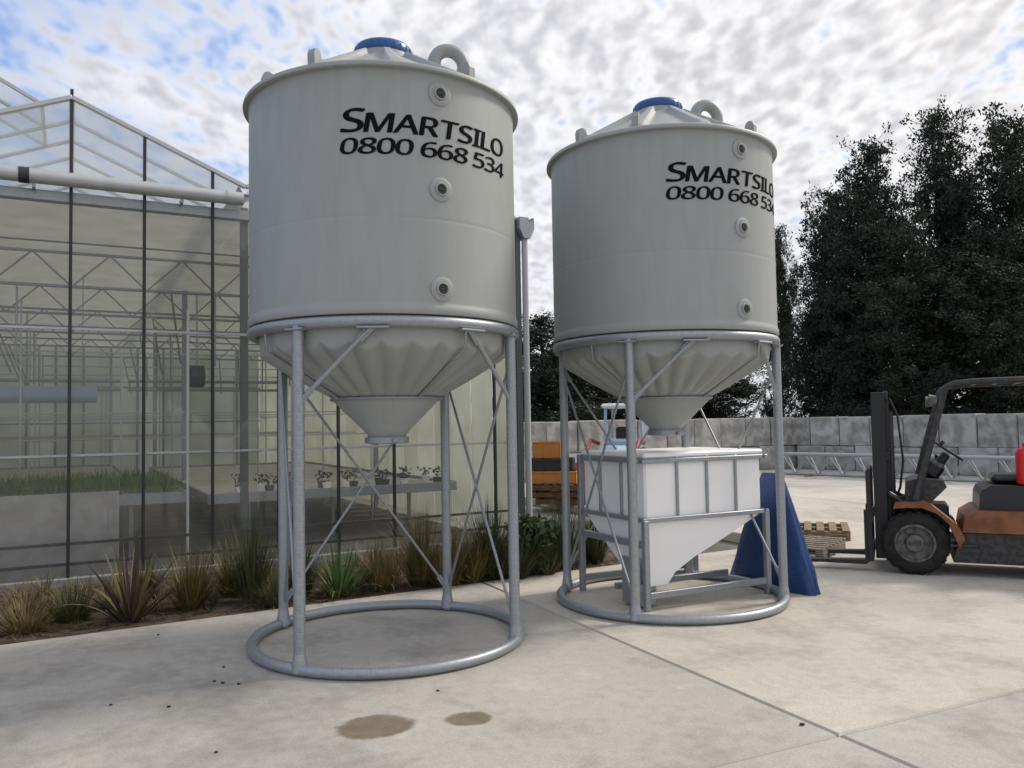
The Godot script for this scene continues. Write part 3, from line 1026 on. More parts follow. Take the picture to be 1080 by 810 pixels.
func tussock(label: String, at: Vector3, h: float, spread: float, n: int, cols: Array, seed_: int, w := 0.006, stiff := 0.7):
	rng.seed = seed_
	var mb := MB.new()
	for k in n:
		var th := rng.randf() * TAU
		var rr := sqrt(rng.randf())
		var base := Vector3(cos(th) * rr * spread * 0.28, 0.0, sin(th) * rr * spread * 0.28)
		var lean := (0.05 + 1.25 * pow(rng.randf(), 1.3)) * spread / h
		th += rng.randf_range(-0.6, 0.6)
		var d := Vector3(cos(th) * lean, 1.0, sin(th) * lean)
		var L := h * rng.randf_range(0.45, 1.25)
		var c: Color = cols[rng.randi() % cols.size()]
		var j := rng.randf_range(0.7, 1.3)
		blade(mb, base, d, L, w * rng.randf_range(0.7, 1.3), rng.randf_range(0.1, 1.9) * (1.0 - stiff * 0.8), 4, Color(c.r * j, c.g * j, c.b * j))
	var o := put("grass_tussock", mb.mesh(), M.blade, self, at)
	tag(o, label, "grass", "grasses planted along the glasshouse")

func flax(called: String, label: String, cat: String, at: Vector3, h: float, n: int, cols: Array, seed_: int, w: float, spread: float, droop := 0.9):
	rng.seed = seed_
	var s := thing(called, label, cat, at)
	for k in n:
		var th := TAU * (k * 0.381966) + rng.randf_range(-0.3, 0.3)
		var q := (k + 0.5) / n
		var lean := lerpf(0.08, spread, q)
		var mb := MB.new()
		var c: Color = cols[rng.randi() % cols.size()]
		var base := Vector3(cos(th), 0, sin(th)) * lerpf(0.01, 0.07, q)
		blade(mb, base, Vector3(cos(th) * lean, 1.0, sin(th) * lean), h * rng.randf_range(0.75, 1.15) * lerpf(1.0, 0.85, q), w * rng.randf_range(0.75, 1.2), droop * q * rng.randf_range(0.3, 1.4), 7, c, 0.45)
		part("leaf", mb, M.blade, s)

func leafy(called: String, label: String, at: Vector3, h: float, wd: float, n: int, cols: Array, seed_: int, leaf := 0.05):
	rng.seed = seed_
	var s := thing(called, label, "shrub", at)
	var st := MB.new()
	var mb := MB.new()
	for k in 9:
		var th := rng.randf() * TAU
		st.tube(Vector3.ZERO, Vector3(cos(th) * wd * 0.4, h * rng.randf_range(0.6, 0.9), sin(th) * wd * 0.4), 0.008, 0.003, 5)
	for k in n:
		var p := Vector3(rng.randfn(0, 0.24) * wd, h * (0.12 + 0.85 * sqrt(rng.randf())), rng.randfn(0, 0.24) * wd)
		leafquad(mb, p, leaf * rng.randf_range(0.6, 1.3), cols[rng.randi() % cols.size()])
	part("stem", st, M.bark, s)
	part("foliage", mb, M.leaf, s)

func leafquad(mb: MB, p: Vector3, sz: float, c: Color):
	var a := Vector3(rng.randf_range(-1, 1), rng.randf_range(-1, 1), rng.randf_range(-1, 1)).normalized()
	var b := a.cross(Vector3(rng.randf_range(-1, 1), rng.randf_range(-1, 1), rng.randf_range(-1, 1))).normalized()
	var j := rng.randf_range(0.8, 1.2)
	mb.col = Color(c.r * j, c.g * j, c.b * j)
	mb.quad(p - a * sz, p + b * sz * 0.45, p + a * sz, p - b * sz * 0.45)

# one tree: trunk, limbs, crown of leaf clumps that grow on the limbs
func tree_meshes(seed_: int, H: float, R: float, density: float, low: float) -> Array:
	rng.seed = seed_
	var wood := MB.new()
	var crown := MB.new()
	var pts := [Vector3.ZERO]
	for k in 8:
		pts.append(pts[k] + Vector3(rng.randf_range(-0.15, 0.15), H * 0.118, rng.randf_range(-0.15, 0.15)))
	for k in 8:
		wood.tube(pts[k], pts[k + 1], lerpf(0.30, 0.03, k / 8.0), lerpf(0.30, 0.03, (k + 1) / 8.0), 8, false)
	var cols := [Color(0.020, 0.030, 0.019), Color(0.025, 0.036, 0.021), Color(0.017, 0.026, 0.02), Color(0.03, 0.04, 0.024)]
	var limbs := int(96 * density)
	for i in limbs:
		var f := lerpf(low, 0.99, pow((i + rng.randf()) / limbs, 0.85))
		var yy := f * H * 0.94
		var seg := clampi(int(f * 8.0), 0, 7)
		var o: Vector3 = pts[seg].lerp(pts[seg + 1], clampf(f * 8.0 - seg, 0.0, 1.0))
		var prof := sin(PI * pow(clampf(1.0 - f, 0.0, 1.0) * 0.86 + 0.03, 0.72)) * 0.5 + (1.0 - f) * 0.62
		var len := R * clampf(prof, 0.12, 1.1) * rng.randf_range(0.5, 1.25)
		var th := rng.randf() * TAU
		var d := Vector3(cos(th), rng.randf_range(0.15, 0.7) + f * 0.8, sin(th)).normalized()
		var e := o + d * len
		wood.tube(o, e, 0.055 * (1.15 - f), 0.012, 5, false)
		var open := smoothstep(0.60, 0.95, f)
		var nc := int(lerpf(6.0 + len * 2.8, 4.0 + len * 1.6, open))
		for c in nc:
			var t := rng.randf_range(0.25, 1.08)
			var ctr := o.lerp(e, t) + Vector3(rng.randfn(0, 0.3), rng.randfn(0, 0.28), rng.randfn(0, 0.3)) * (0.4 + 0.25 * len)
			var cr := rng.randf_range(0.20, 0.46) * lerpf(1.0, 0.8, open)
			if rng.randf() < 0.35: wood.tube(o.lerp(e, t * 0.8), ctr, 0.014, 0.005, 4, false)
			var cc: Color = cols[rng.randi() % 4]
			for l in int(lerpf(44.0, 22.0, open) * density):
				var p := ctr + Vector3(rng.randfn(0, 0.5), rng.randfn(0, 0.42), rng.randfn(0, 0.5)) * cr
				leafquad(crown, p, rng.randf_range(0.05, 0.11), cc)
	return [wood.mesh(), crown.mesh()]

func plant_tree(ms: Array, label: String, at: Vector3, sx: float, sy: float, az: float):
	var s := thing("tall_tree", label, "tree", at, az, "trees beyond the block wall")
	var a := put("trunk", ms[0], M.bark, s)
	var b := put("crown", ms[1], M.leaf, s)
	a.scale = Vector3(sx, sy, sx); b.scale = Vector3(sx, sy, sx)

# ---------------------------------------------------------------- glasshouse
const GH := Vector2(-5.412, 8.649)
const GAZ := -28.5
const EAVE := 4.62
const RIDGE := 5.40
const HALF := 1.875
const DEEP := 18.0

func roof_y(u: float) -> float: return RIDGE - (RIDGE - EAVE) * absf(u) / HALF

func make_glasshouse():
	var s := thing("glasshouse", "large glazed nursery glasshouse with dark glazing bars and gabled roof", "glasshouse", G(GH.x, GH.y), GAZ)
	var peaks := [-3.125, 0.625, 4.375]
	var hs := [0.10, 0.46, 1.42, 2.82, 3.78, 4.30]
	# low plinth
	var pb := MB.new()
	pb.box(Vector3(0.625, 0.045, -0.02), Vector3(11.3, 0.11, 0.14), 0.01)
	part("plinth", pb, M.block_b, s)
	var mull := MB.new()
	for pk in peaks:
		for k in range(-2, 3):
			var x: float = pk + k * 0.745
			var q := MB.new()
			var top := roof_y(k * 0.745) + (0.10 if k == 0 else 0.03)
			q.box(Vector3(x, (top + 0.1) / 2, 0.012), Vector3(0.034, top - 0.1, 0.045), 0.004)
			part("glazing_bar", q, M.frame_dark, s)
		# wall panes
		var xs := [pk - HALF]
		for k in range(-2, 3): xs.append(pk + k * 0.745)
		xs.append(pk + HALF)
		for i in 6:
			for j in hs.size() - 1:
				var q := MB.new()
				q.quad(Vector3(xs[i], hs[j], 0), Vector3(xs[i + 1], hs[j], 0), Vector3(xs[i + 1], hs[j + 1], 0), Vector3(xs[i], hs[j + 1], 0))
				part("pane", q, M.wall_glass, s)
			var g := MB.new()
			g.quad(Vector3(xs[i], 4.30, 0), Vector3(xs[i + 1], 4.30, 0), Vector3(xs[i + 1], roof_y(xs[i + 1] - pk), 0), Vector3(xs[i], roof_y(xs[i] - pk), 0))
			part("gable_pane", g, M.gable_glass, s)
		for sd in [-1.0, 1.0]:
			var r := MB.new()
			r.bar(Vector3(pk, RIDGE + 0.01, 0.01), Vector3(pk + sd * HALF, EAVE + 0.01, 0.01), 0.06, 0.05, 0.005, Vector3.UP)
			part("gable_rafter", r, M.frame_alu, s)
	var lx0: float = peaks[0] - HALF
	var lx1: float = peaks[2] + HALF
	for e in [[4.285, 0.11, M.galv, 0.05], [4.22, 0.02, M.frame_dark, 0.055], [3.78, 0.016, M.frame_green, 0.03], [2.82, 0.03, M.frame_alu, 0.04], [1.42, 0.028, M.frame_alu, 0.035], [0.46, 0.03, M.frame_dark, 0.035], [0.24, 0.03, M.frame_dark, 0.035]]:
		var q := MB.new()
		q.box(Vector3((lx0 + lx1) / 2, e[0], -0.03), Vector3(lx1 - lx0, e[1], e[3]), 0.003)
		part("rail", q, e[2], s)
	# columns under the valleys, gutters along them
	for x in [lx0, peaks[0] + HALF, peaks[1] + HALF, lx1 - 0.06]:
		for z in [0.12, 6.0, 12.0]:
			var q := MB.new()
			q.box(Vector3(x, 2.2, -z), Vector3(0.09, 4.4, 0.07), 0.006)
			part("column", q, M.frame_green if z < 1.0 else M.galv, s)
		var g := MB.new()
		g.prism([Vector2(-0.09, 0.10), Vector2(-0.05, 0.0), Vector2(0.05, 0.0), Vector2(0.09, 0.10), Vector2(0.08, 0.10), Vector2(0.045, 0.012), Vector2(-0.045, 0.012), Vector2(-0.08, 0.10)], Vector3(x, EAVE - 0.10, 0.06), Vector3.RIGHT, Vector3.UP, Vector3(0, 0, -DEEP))
		part("gutter", g, M.galv, s)
	# roof panes and bars
	var slope := Vector2(HALF, EAVE - RIDGE).length()
	var step := 0.75
	var pane := MB.new()
	pane.quad(Vector3(0, 0, -0.02), Vector3(HALF - 0.06, EAVE - RIDGE + 0.025, -0.02), Vector3(HALF - 0.06, EAVE - RIDGE + 0.025, -step + 0.02), Vector3(0, 0, -step + 0.02))
	var paneL := MB.new()
	paneL.quad(Vector3(0, 0, -0.02), Vector3(-HALF + 0.06, EAVE - RIDGE + 0.025, -0.02), Vector3(-HALF + 0.06, EAVE - RIDGE + 0.025, -step + 0.02), Vector3(0, 0, -step + 0.02))
	var barR := MB.new()
	barR.bar(Vector3(0.02, 0, 0), Vector3(HALF - 0.06, EAVE - RIDGE + 0.025, 0), 0.03, 0.04, 0.0)
	var barL := MB.new()
	barL.bar(Vector3(-0.02, 0, 0), Vector3(-HALF + 0.06, EAVE - RIDGE + 0.025, 0), 0.03, 0.04, 0.0)
	var meshes := [pane.mesh(), paneL.mesh(), barR.mesh(), barL.mesh()]
	for pk in peaks:
		var rb := MB.new()
		rb.box(Vector3(pk, RIDGE + 0.015, -DEEP / 2 - 0.02), Vector3(0.06, 0.05, DEEP), 0.005)
		part("ridge_bar", rb, M.frame_alu, s)
		for k in int(DEEP / step):
			for sd in 2:
				put("roof_pane", meshes[sd], M.roof_glass, s, Vector3(pk, RIDGE, -k * step - 0.03))
				if k > 0: put("roof_bar", meshes[2 + sd], M.frame_alu, s, Vector3(pk, RIDGE, -k * step - 0.03))
	# opened roof vent
	var vt := MB.new()
	var v0 := Vector3(0.36, 5.31, 0)
	var v1 := Vector3(-1.0, 6.02, 0)
	for z in [-0.1, -0.85, -1.6]:
		vt.bar(v0 + Vector3(0, 0, z), v1 + Vector3(0, 0, z), 0.04, 0.04, 0.004)
	for t in [0.02, 0.5, 0.98]:
		vt.bar(v0.lerp(v1, t) + Vector3(0, 0, -0.08), v0.lerp(v1, t) + Vector3(0, 0, -1.62), 0.04, 0.04, 0.004)
	var vn := part("roof_vent", vt, M.frame_alu, s)
	for k in 2:
		var q := MB.new()
		var z := -0.12 - 0.75 * k
		q.quad(v0 + Vector3(0, 0, z), v1 + Vector3(0, 0, z), v1 + Vector3(0, 0, z - 0.71), v0 + Vector3(0, 0, z - 0.71))
		part("vent_pane", q, M.roof_glass, vn)
	var ps := MB.new()
	ps.tube(Vector3(-0.55, 5.78, -0.85), Vector3(-0.45, 4.98, -0.85), 0.015, -1, 6)
	part("vent_prop", ps, M.galv, vn)
	# white pipe along the eaves with dark couplings, ending at the valley
	var pp := MB.new()
	pp.tube(Vector3(lx0, 4.44, 0.14), Vector3(2.44, 4.44, 0.14), 0.078, -1, 20)
	var pn := part("eaves_pipe", pp, M.pipe_white, s)
	for x in [-2.6, 0.18, 2.30]:
		var q := MB.new()
		q.tube(Vector3(x - 0.05, 4.44, 0.14), Vector3(x + 0.05, 4.44, 0.14), 0.086, -1, 20)
		part("pipe_coupling", q, M.frame_dark if x < 2.0 else M.pipe_white, pn)
	for k in 5:
		var q := MB.new()
		var x := -4.2 + 1.49 * k
		q.box(Vector3(x, 4.34, 0.075), Vector3(0.03, 0.05, 0.15), 0.004)
		part("pipe_bracket", q, M.galv, pn)
	# corner post, downpipe with its rainwater head
	var cp := MB.new()
	cp.box(Vector3(lx1, 2.3, 0.02), Vector3(0.10, 4.6, 0.10), 0.008)
	part("corner_post", cp, M.frame_green, s)
	var dp := MB.new()
	dp.tube(Vector3(lx1 + 0.12, 0.02, 0.06), Vector3(lx1 + 0.12, 4.35, 0.06), 0.045, -1, 14)
	var dn := part("downpipe", dp, M.pvc_grey, s)
	var rh := MB.new()
	rh.prism([Vector2(-0.05, 0.0), Vector2(0.05, 0.0), Vector2(0.12, 0.14), Vector2(0.12, 0.30), Vector2(0.09, 0.30), Vector2(0.09, 0.24), Vector2(0.03, 0.24), Vector2(0.03, 0.30), Vector2(-0.12, 0.30), Vector2(-0.12, 0.14)], Vector3(lx1 + 0.11, 4.33, 0.16), Vector3.RIGHT, Vector3.UP, Vector3(0, 0, -0.2))
	part("rainwater_head", rh, M.galv, dn)
	# screens, trusses, far and side walls
	for i in 3:
		var q := MB.new()
		q.box(Vector3(peaks[i], 4.26, -DEEP / 2), Vector3(2 * HALF - 0.006, 0.006, DEEP - 0.24))
		part("shade_screen", q, M.screen_cloth, s)
	for z in [2.4, 5.4, 8.4, 11.4, 14.4]:
		var q := MB.new()
		for y in [3.66, 4.12]:
			q.tube(Vector3(lx0, y, -z), Vector3(lx1, y, -z), 0.022, -1, 8)
		var tr := part("truss", q, M.galv, s)
		var x: float = lx0
		while x < lx1 - 0.4:
			var w := MB.new()
			w.tube(Vector3(x, 3.66, -z), Vector3(x + 0.47, 4.12, -z), 0.014, -1, 6)
			w.tube(Vector3(x + 0.47, 4.12, -z), Vector3(x + 0.94, 3.66, -z), 0.014, -1, 6)
			part("lattice_bar", w, M.galv, tr)
			x += 0.94
		for xx in [-3.0, -0.6, 1.9, 4.4]:
			var w := MB.new()
			w.tube(Vector3(xx, 3.66, -z), Vector3(xx + 0.3, 2.75, -z - 1.5), 0.016, -1, 6)
			w.tube(Vector3(xx + 0.6, 3.66, -z), Vector3(xx + 0.6, 2.6, -z), 0.016, -1, 6)
			part("hanger_rod", w, M.galv, tr)
	for y in [2.45, 2.62]:
		for x in [-3.0, 0.0, 3.0]:
			var q := MB.new()
			q.tube(Vector3(x - 1.4, y, -7.0), Vector3(x + 1.5, y, -7.0), 0.028, -1, 8)
			part("heating_pipe", q, M.galv, s)
	# rows of thin posts and wires deeper inside
	for z in [4.0, 7.2, 10.0, 13.0]:
		for k in 8:
			var q := MB.new()
			var x := lx0 + 0.9 + k * 1.36
			q.tube(Vector3(x, 0.026, -z), Vector3(x, 3.66 if k % 2 else 2.9, -z), 0.018, -1, 6)
			part("crop_post", q, M.frame_alu, s)
		for y in [1.55, 1.95, 2.9]:
			var q := MB.new()
			q.tube(Vector3(lx0 + 0.1, y, -z), Vector3(lx1 - 0.1, y, -z), 0.012, -1, 6)
			part("crop_wire", q, M.frame_alu, s)
	rng.seed = 77
	for k in 15:
		var q := MB.new()
		q.box(Vector3(lx0 + 0.375 + k * 0.75, 2.14, -DEEP), Vector3(0.70, 4.24, 0.03), 0.0)
		part("wall_panel", q, [M.curtain_a, M.curtain_b, M.curtain_c][rng.randi() % 3], s)
		if k > 0:
			var r := MB.new()
			r.box(Vector3(lx0 + k * 0.75, 2.14, -DEEP + 0.045), Vector3(0.07, 4.23, 0.05), 0.0)
			part("wall_stud", r, M.galv, s)
	for y in [0.9, 1.9, 3.0]:
		var q := MB.new()
		q.box(Vector3((lx0 + lx1) / 2, y, -DEEP + 0.095), Vector3(lx1 - lx0, 0.05, 0.04))
		part("wall_rail", q, M.galv, s)
	for sd in [lx0, lx1]:
		for k in 24:
			var q := MB.new()
			q.box(Vector3(sd, 2.25, -0.42 - k * 0.75), Vector3(0.02, 4.3, 0.70))
			part("wall_panel", q, [M.curtain_c, M.curtain_a][rng.randi() % 2], s)
	# floor
	var fl := MB.new()
	fl.box(Vector3(0.625, 0.01, -DEEP / 2 - 0.1), Vector3(lx1 - lx0 - 0.2, 0.03, DEEP - 0.2))
	part("floor", fl, M.house_floor, s)

func local_gh(x: float, y: float, z: float) -> Vector3:
	var a := deg_to_rad(GAZ + 90.0)
	var b := deg_to_rad(GAZ)
	return G(GH.x + sin(a) * x + sin(b) * z, GH.y + cos(a) * x + cos(b) * z, y)

func bench(label: String, x0: float, x1: float, z0: float, z1: float, y: float, trays: bool):
	var s := thing("growing_bench", label, "bench", local_gh((x0 + x1) / 2, 0.026, (z0 + z1) / 2), GAZ, "growing benches in the glasshouse")
	var w := x1 - x0
	var d := z1 - z0
	var n := int(d / 0.22)
	for k in n:
		var q := MB.new()
		q.box(Vector3(0, y - 0.05, d / 2 - (k + 0.5) * d / n), Vector3(w, 0.03, d / n - 0.03), 0.003)
		part("slat", q, M.bench_top, s)
	for e in [-1.0, 1.0]:
		var q := MB.new()
		q.box(Vector3(0, y - 0.06, e * d / 2), Vector3(w, 0.14, 0.03), 0.004)
		part("side_rail", q, M.galv, s)
		var r := MB.new()
		r.box(Vector3(e * w / 2, y - 0.06, 0), Vector3(0.03, 0.14, d - 0.03), 0.004)
		part("side_rail", r, M.galv, s)
	var m := maxi(2, int(w / 1.2))
	for k in m:
		for e in [-0.45, 0.45]:
			var q := MB.new()
			q.box(Vector3(-w / 2 + (k + 0.5) * w / m, (y - 0.13) / 2, e * d), Vector3(0.05, y - 0.13, 0.05), 0.004)
			part("leg", q, M.galv, s)
	return s

func interior():
	bench("long slatted bench holding grassy seedlings behind the grey board", -4.4, 1.95, 1.0, 3.6, 0.86, true)
	bench("wide empty slatted bench inside the glasshouse behind the silo", 2.3, 6.0, 1.6, 11.0, 0.76, false)
	bench("slatted bench deep in the glasshouse beyond the seedlings", -4.4, 1.5, 5.0, 11.0, 0.86, false)
	rng.seed = 5
	var mb := MB.new()
	var cols := [Color(0.09, 0.17, 0.035), Color(0.12, 0.20, 0.05), Color(0.07, 0.13, 0.035)]
	for k in 7500:
		var p := Vector3(rng.randf_range(-3.1, 3.1), 0, rng.randf_range(-1.25, 1.25))
		blade(mb, p, Vector3(rng.randf_range(-0.4, 0.4), 1, rng.randf_range(-0.4, 0.4)), rng.randf_range(0.14, 0.34), 0.013, 0.5, 2, cols[rng.randi() % 3])
	var sd := put("seedlings", mb.mesh(), M.blade, self, local_gh(-1.225, 0.852, 2.3), Vector3(0, -deg_to_rad(GAZ), 0))
	tag(sd, "dense green grassy seedlings covering the bench in the glasshouse", "seedlings")
	sd.set_meta("kind", "stuff")
	# leaning boards behind the glass
	var bd := thing("grey_board", "pale grey boards standing just inside the glass wall", "board", local_gh(-0.2, 0.026, 0.22), GAZ)
	for k in 2:
		var q := MB.new()
		q.box(Vector3(-0.70 + k * 1.36, 0.485, 0), Vector3(1.35, 0.97, 0.03), 0.004)
		part("panel", q, M.board_grey, bd)
	# potted stock on the far bench edge
	for k in 16:
		rng.seed = 300 + k
		var p := local_gh(2.75 + (k % 8) * 0.42 + rng.randf_range(-0.1, 0.1), 0.742, 1.8 + (k / 8) * 0.45)
		var o := thing("potted_seedling", "small potted seedling on the wide empty bench", "potted plant", p, 0.0, "potted seedlings on the wide bench")
		var q := MB.new()
		q.lathe([Vector2(0.0, 0.002), Vector2(0.05, 0.002), Vector2(0.07, 0.12), Vector2(0.065, 0.12), Vector2(0.0, 0.11)], 12)
		part("pot", q, M.tray_dark if k % 3 else M.bin_plastic, o)
		var l := MB.new()
		for j in 26:
			leafquad(l, Vector3(rng.randfn(0, 0.05), 0.14 + rng.randf() * 0.13, rng.randfn(0, 0.05)), 0.035, Color(0.03, 0.05, 0.03))
		part("leaves", l, M.leaf, o)
	var du := thing("air_duct", "pale blue grey air duct hanging across the glasshouse", "duct", local_gh(-2.2, 2.25, 4.2), GAZ)
	var dq := MB.new()
	dq.tube(Vector3(-2.4, 0, 0), Vector3(3.2, 0, 0), 0.13, -1, 16)
	part("tube", dq, M.cab_blue, du)
	for k in 5:
		dq = MB.new()
		dq.tube(Vector3(-2.2 + k * 1.3, 0.12, 0), Vector3(-2.2 + k * 1.3, 1.9, 0), 0.008, -1, 5)
		part("hanger", dq, M.galv, du)
	var wp := put("white_pole", CylinderMesh.new(), M.cab_white, self, local_gh(1.95, 1.62, 0.9))
	(wp.mesh as CylinderMesh).top_radius = 0.016
	(wp.mesh as CylinderMesh).bottom_radius = 0.018
	(wp.mesh as CylinderMesh).height = 3.19
	tag(wp, "thin white pole standing inside the glasshouse by the seedling bench", "pole")
	# hanging air fan
	var fn := thing("hanging_fan", "dark circulation fan hanging below the glasshouse truss", "fan", local_gh(2.25, 2.45, 2.4), GAZ)
	var q := MB.new()
	q.tube(Vector3(0, 1.2, 0), Vector3(0, 0.15, 0), 0.015, -1, 6)
	part("drop_rod", q, M.galv, fn)
	q = MB.new()
	q.lathe([Vector2(0.14, -0.10), Vector2(0.16, -0.09), Vector2(0.16, 0.09), Vector2(0.14, 0.10)], 24, Vector3(0, 0, 0), Basis(Vector3.FORWARD, PI / 2))
	part("shroud", q, M.frame_dark, fn)
	q = MB.new()
	for k in 4:
		q.bar(Vector3.ZERO, Vector3(0, sin(k * PI / 2 + 0.3), cos(k * PI / 2 + 0.3)) * 0.13, 0.06, 0.01, 0.0, Vector3(0.8, 0.3, 0.1))
	part("blades", q, M.frame_dark, fn)

# ---------------------------------------------------------------- ground
const AX := 64.6

func yard_texture() -> ImageTexture:
	# colour of the near concrete over x -9..9, d 2..20: tonal patches, dirt, the brown stains
	var w := 1536
	var h := 1536
	var n1 := FastNoiseLite.new(); n1.seed = 2; n1.frequency = 0.0035; n1.fractal_octaves = 5
	var n2 := FastNoiseLite.new(); n2.seed = 14; n2.frequency = 0.016; n2.fractal_octaves = 5
	var n3 := FastNoiseLite.new(); n3.seed = 40; n3.frequency = 0.09; n3.fractal_octaves = 3
	var A := n1.get_image(w, h).get_data()
	var B := n2.get_image(w, h).get_data()
	var C := n3.get_image(w, h).get_data()
	var out := PackedByteArray()
	out.resize(w * h * 3)
	var px := 18.0 / w
	var ca := cos(deg_to_rad(AX)); var sa := sin(deg_to_rad(AX))
	for j in h:
		var d := 20.0 - (j + 0.5) * px
		for i in w:
			var x := -9.0 + (i + 0.5) * px
			var k := j * w + i
			var a := A[k] / 255.0
			var b := B[k] / 255.0
			var c := C[k] / 255.0
			# slab coordinates about the joint crossing
			var u := (x - 1.719) * sa + (d - 4.452) * ca
			var v := (x - 1.719) * ca - (d - 4.452) * sa
			var t := 0.80
			var warm := 0.0
			if u < 0.0 and v < 0.0: t = 0.785
			elif u >= 0.0 and v < 0.0: t = 0.845; warm = 0.012
			else: t = 0.80
			t += (a - 0.5) * 0.20 + (b - 0.5) * 0.16 + (c - 0.5) * 0.09
			# tyre dirt in patches
			var dirt := smoothstep(0.55, 0.66, b * 0.6 + a * 0.4 + (c - 0.5) * 0.25)
			t -= dirt * 0.05
			var r := t + warm
			var g := t * 0.99 + warm * 0.3
			var bl := t * 0.968 - warm
			for s in [[-0.794, 4.69, 0.245, 0.19], [-0.285, 4.78, 0.14, 0.115]]:
				var ex: float = (x - s[0]) / s[2]
				var ed: float = (d - s[1]) / s[3]
				var rr := sqrt(ex * ex + ed * ed) + (b - 0.5) * 0.35 + (c - 0.5) * 0.2
				var m := 1.0 - smoothstep(0.82, 1.06, rr)
				if m > 0.0:
					r = lerpf(r, 0.50 + (c - 0.5) * 0.1, m * 0.85)
					g = lerpf(g, 0.45 + (c - 0.5) * 0.1, m * 0.85)
					bl = lerpf(bl, 0.385 + (c - 0.5) * 0.1, m * 0.85)
			k *= 3
			out[k] = int(clampf(r, 0, 1) * 255.0); out[k + 1] = int(clampf(g, 0, 1) * 255.0); out[k + 2] = int(clampf(bl, 0, 1) * 255.0)
	return ImageTexture.create_from_image(Image.create_from_data(w, h, false, Image.FORMAT_RGB8, out))

func slab_pt(u: float, v: float, y := 0.0) -> Vector3:
	var ca := cos(deg_to_rad(AX)); var sa := sin(deg_to_rad(AX))
	return G(1.719 + u * sa + v * ca, 4.452 + u * ca - v * sa, y)

func make_ground():
	# sheet to the horizon: packed gravel and grass beyond the yard
	var gm := mat("far_ground", 0.20, 0.19, 0.165, 0.95, 0.0, T.dirt, 0.05)
	var g := MB.new()
	g.quad(Vector3(-600, -0.16, 60), Vector3(600, -0.16, 60), Vector3(600, -0.16, -900), Vector3(-600, -0.16, -900))
	structure("ground", g.mesh(), gm)
	# planting bed soil, slightly rough
	var f := FastNoiseLite.new(); f.seed = 6; f.frequency = 1.6; f.fractal_octaves = 4
	var P := []
	for i in 60:
		var row := []
		for j in 16:
			var x := -8.5 + 15.4 * i / 59.0
			var z := 0.10 - 2.9 * j / 15.0
			var p := local_gh(x, 0, z)
			p.y = 0.004 + f.get_noise_2d(p.x * 2.0, p.z * 2.0) * 0.04
			var vv := (p.x - 1.719) * cos(deg_to_rad(AX)) - (-p.z - 4.452) * sin(deg_to_rad(AX))
			var uu := (p.x - 1.719) * sin(deg_to_rad(AX)) + (-p.z - 4.452) * cos(deg_to_rad(AX))
			if vv > bed_v(uu) - 0.3: p.y = minf(p.y, -0.005)
			row.append(p)
		P.append(row)
	var b := MB.new()
	b.grid(P)
	structure("planting_bed", b.mesh(), M.soil)
	# concrete slabs with open joints
	var cm := StandardMaterial3D.new()
	cm.resource_name = "concrete"
	cm.albedo_texture = yard_texture()
	cm.albedo_color = Color(0.885, 0.87, 0.85)
	cm.roughness = 0.88
	cm.normal_enabled = true
	cm.normal_texture = normal_tex(noise_img(50, 0.05, 512, 5), 2.0)
	cm.normal_scale = 0.15
	cm.uv1_triplanar = true
	cm.uv1_world_triplanar = true
	# the yard texture spans 18 m; triplanar lookup is x, z
	cm.uv1_scale = Vector3.ONE / 18.0
	cm.uv1_offset = Vector3(0.5, 0.0, 20.0 / 18.0)
	cm.detail_enabled = true
	var det := ramp_tex(noise_img(61, 0.12, 512, 4), Color(0.94, 0.94, 0.94), Color(1, 1, 1), 0.3, 0.7)
	cm.detail_albedo = det
	cm.detail_blend_mode = BaseMaterial3D.BLEND_MODE_MUL
	cm.detail_uv_layer = BaseMaterial3D.DETAIL_UV_2
	cm.uv2_triplanar = true
	cm.uv2_world_triplanar = true
	cm.uv2_scale = Vector3.ONE * 0.8
	M["concrete"] = cm
	var yard := Node3D.new()
	yard.name = "concrete_yard"
	add_child(yard)
	yard.set_meta("kind", "structure")
	# bed edge in slab coordinates runs along u at v = edge
	var edge := -5.2
	var us := [-9.6, -4.8, 0.0, 4.8, 9.6, 14.4, 24.0, 40.0]
	var vs := [edge, 0.0, 4.8, 9.0]
	for i in us.size() - 1:
		var jn := vs.size() - 1
		for j in jn:
			if j == 0: slab(yard, us[i], us[i + 1], bed_v(us[i]) if us[i] < 4.0 else edge, 0.0, cm, bed_v(us[i + 1]) if us[i] < 4.0 else edge)
			else: slab(yard, us[i], us[i + 1], vs[j], vs[j + 1], cm)
		if us[i] >= 4.8: slab(yard, us[i], us[i + 1], -12.0, edge, cm)
		if us[i] >= 4.8: slab(yard, us[i], us[i + 1], -34.0, -12.0, cm)
	# low edging between bed and slab is the slab's own side

func bed_v(u: float) -> float: return -4.44 - (u + 4.354) * 0.0934

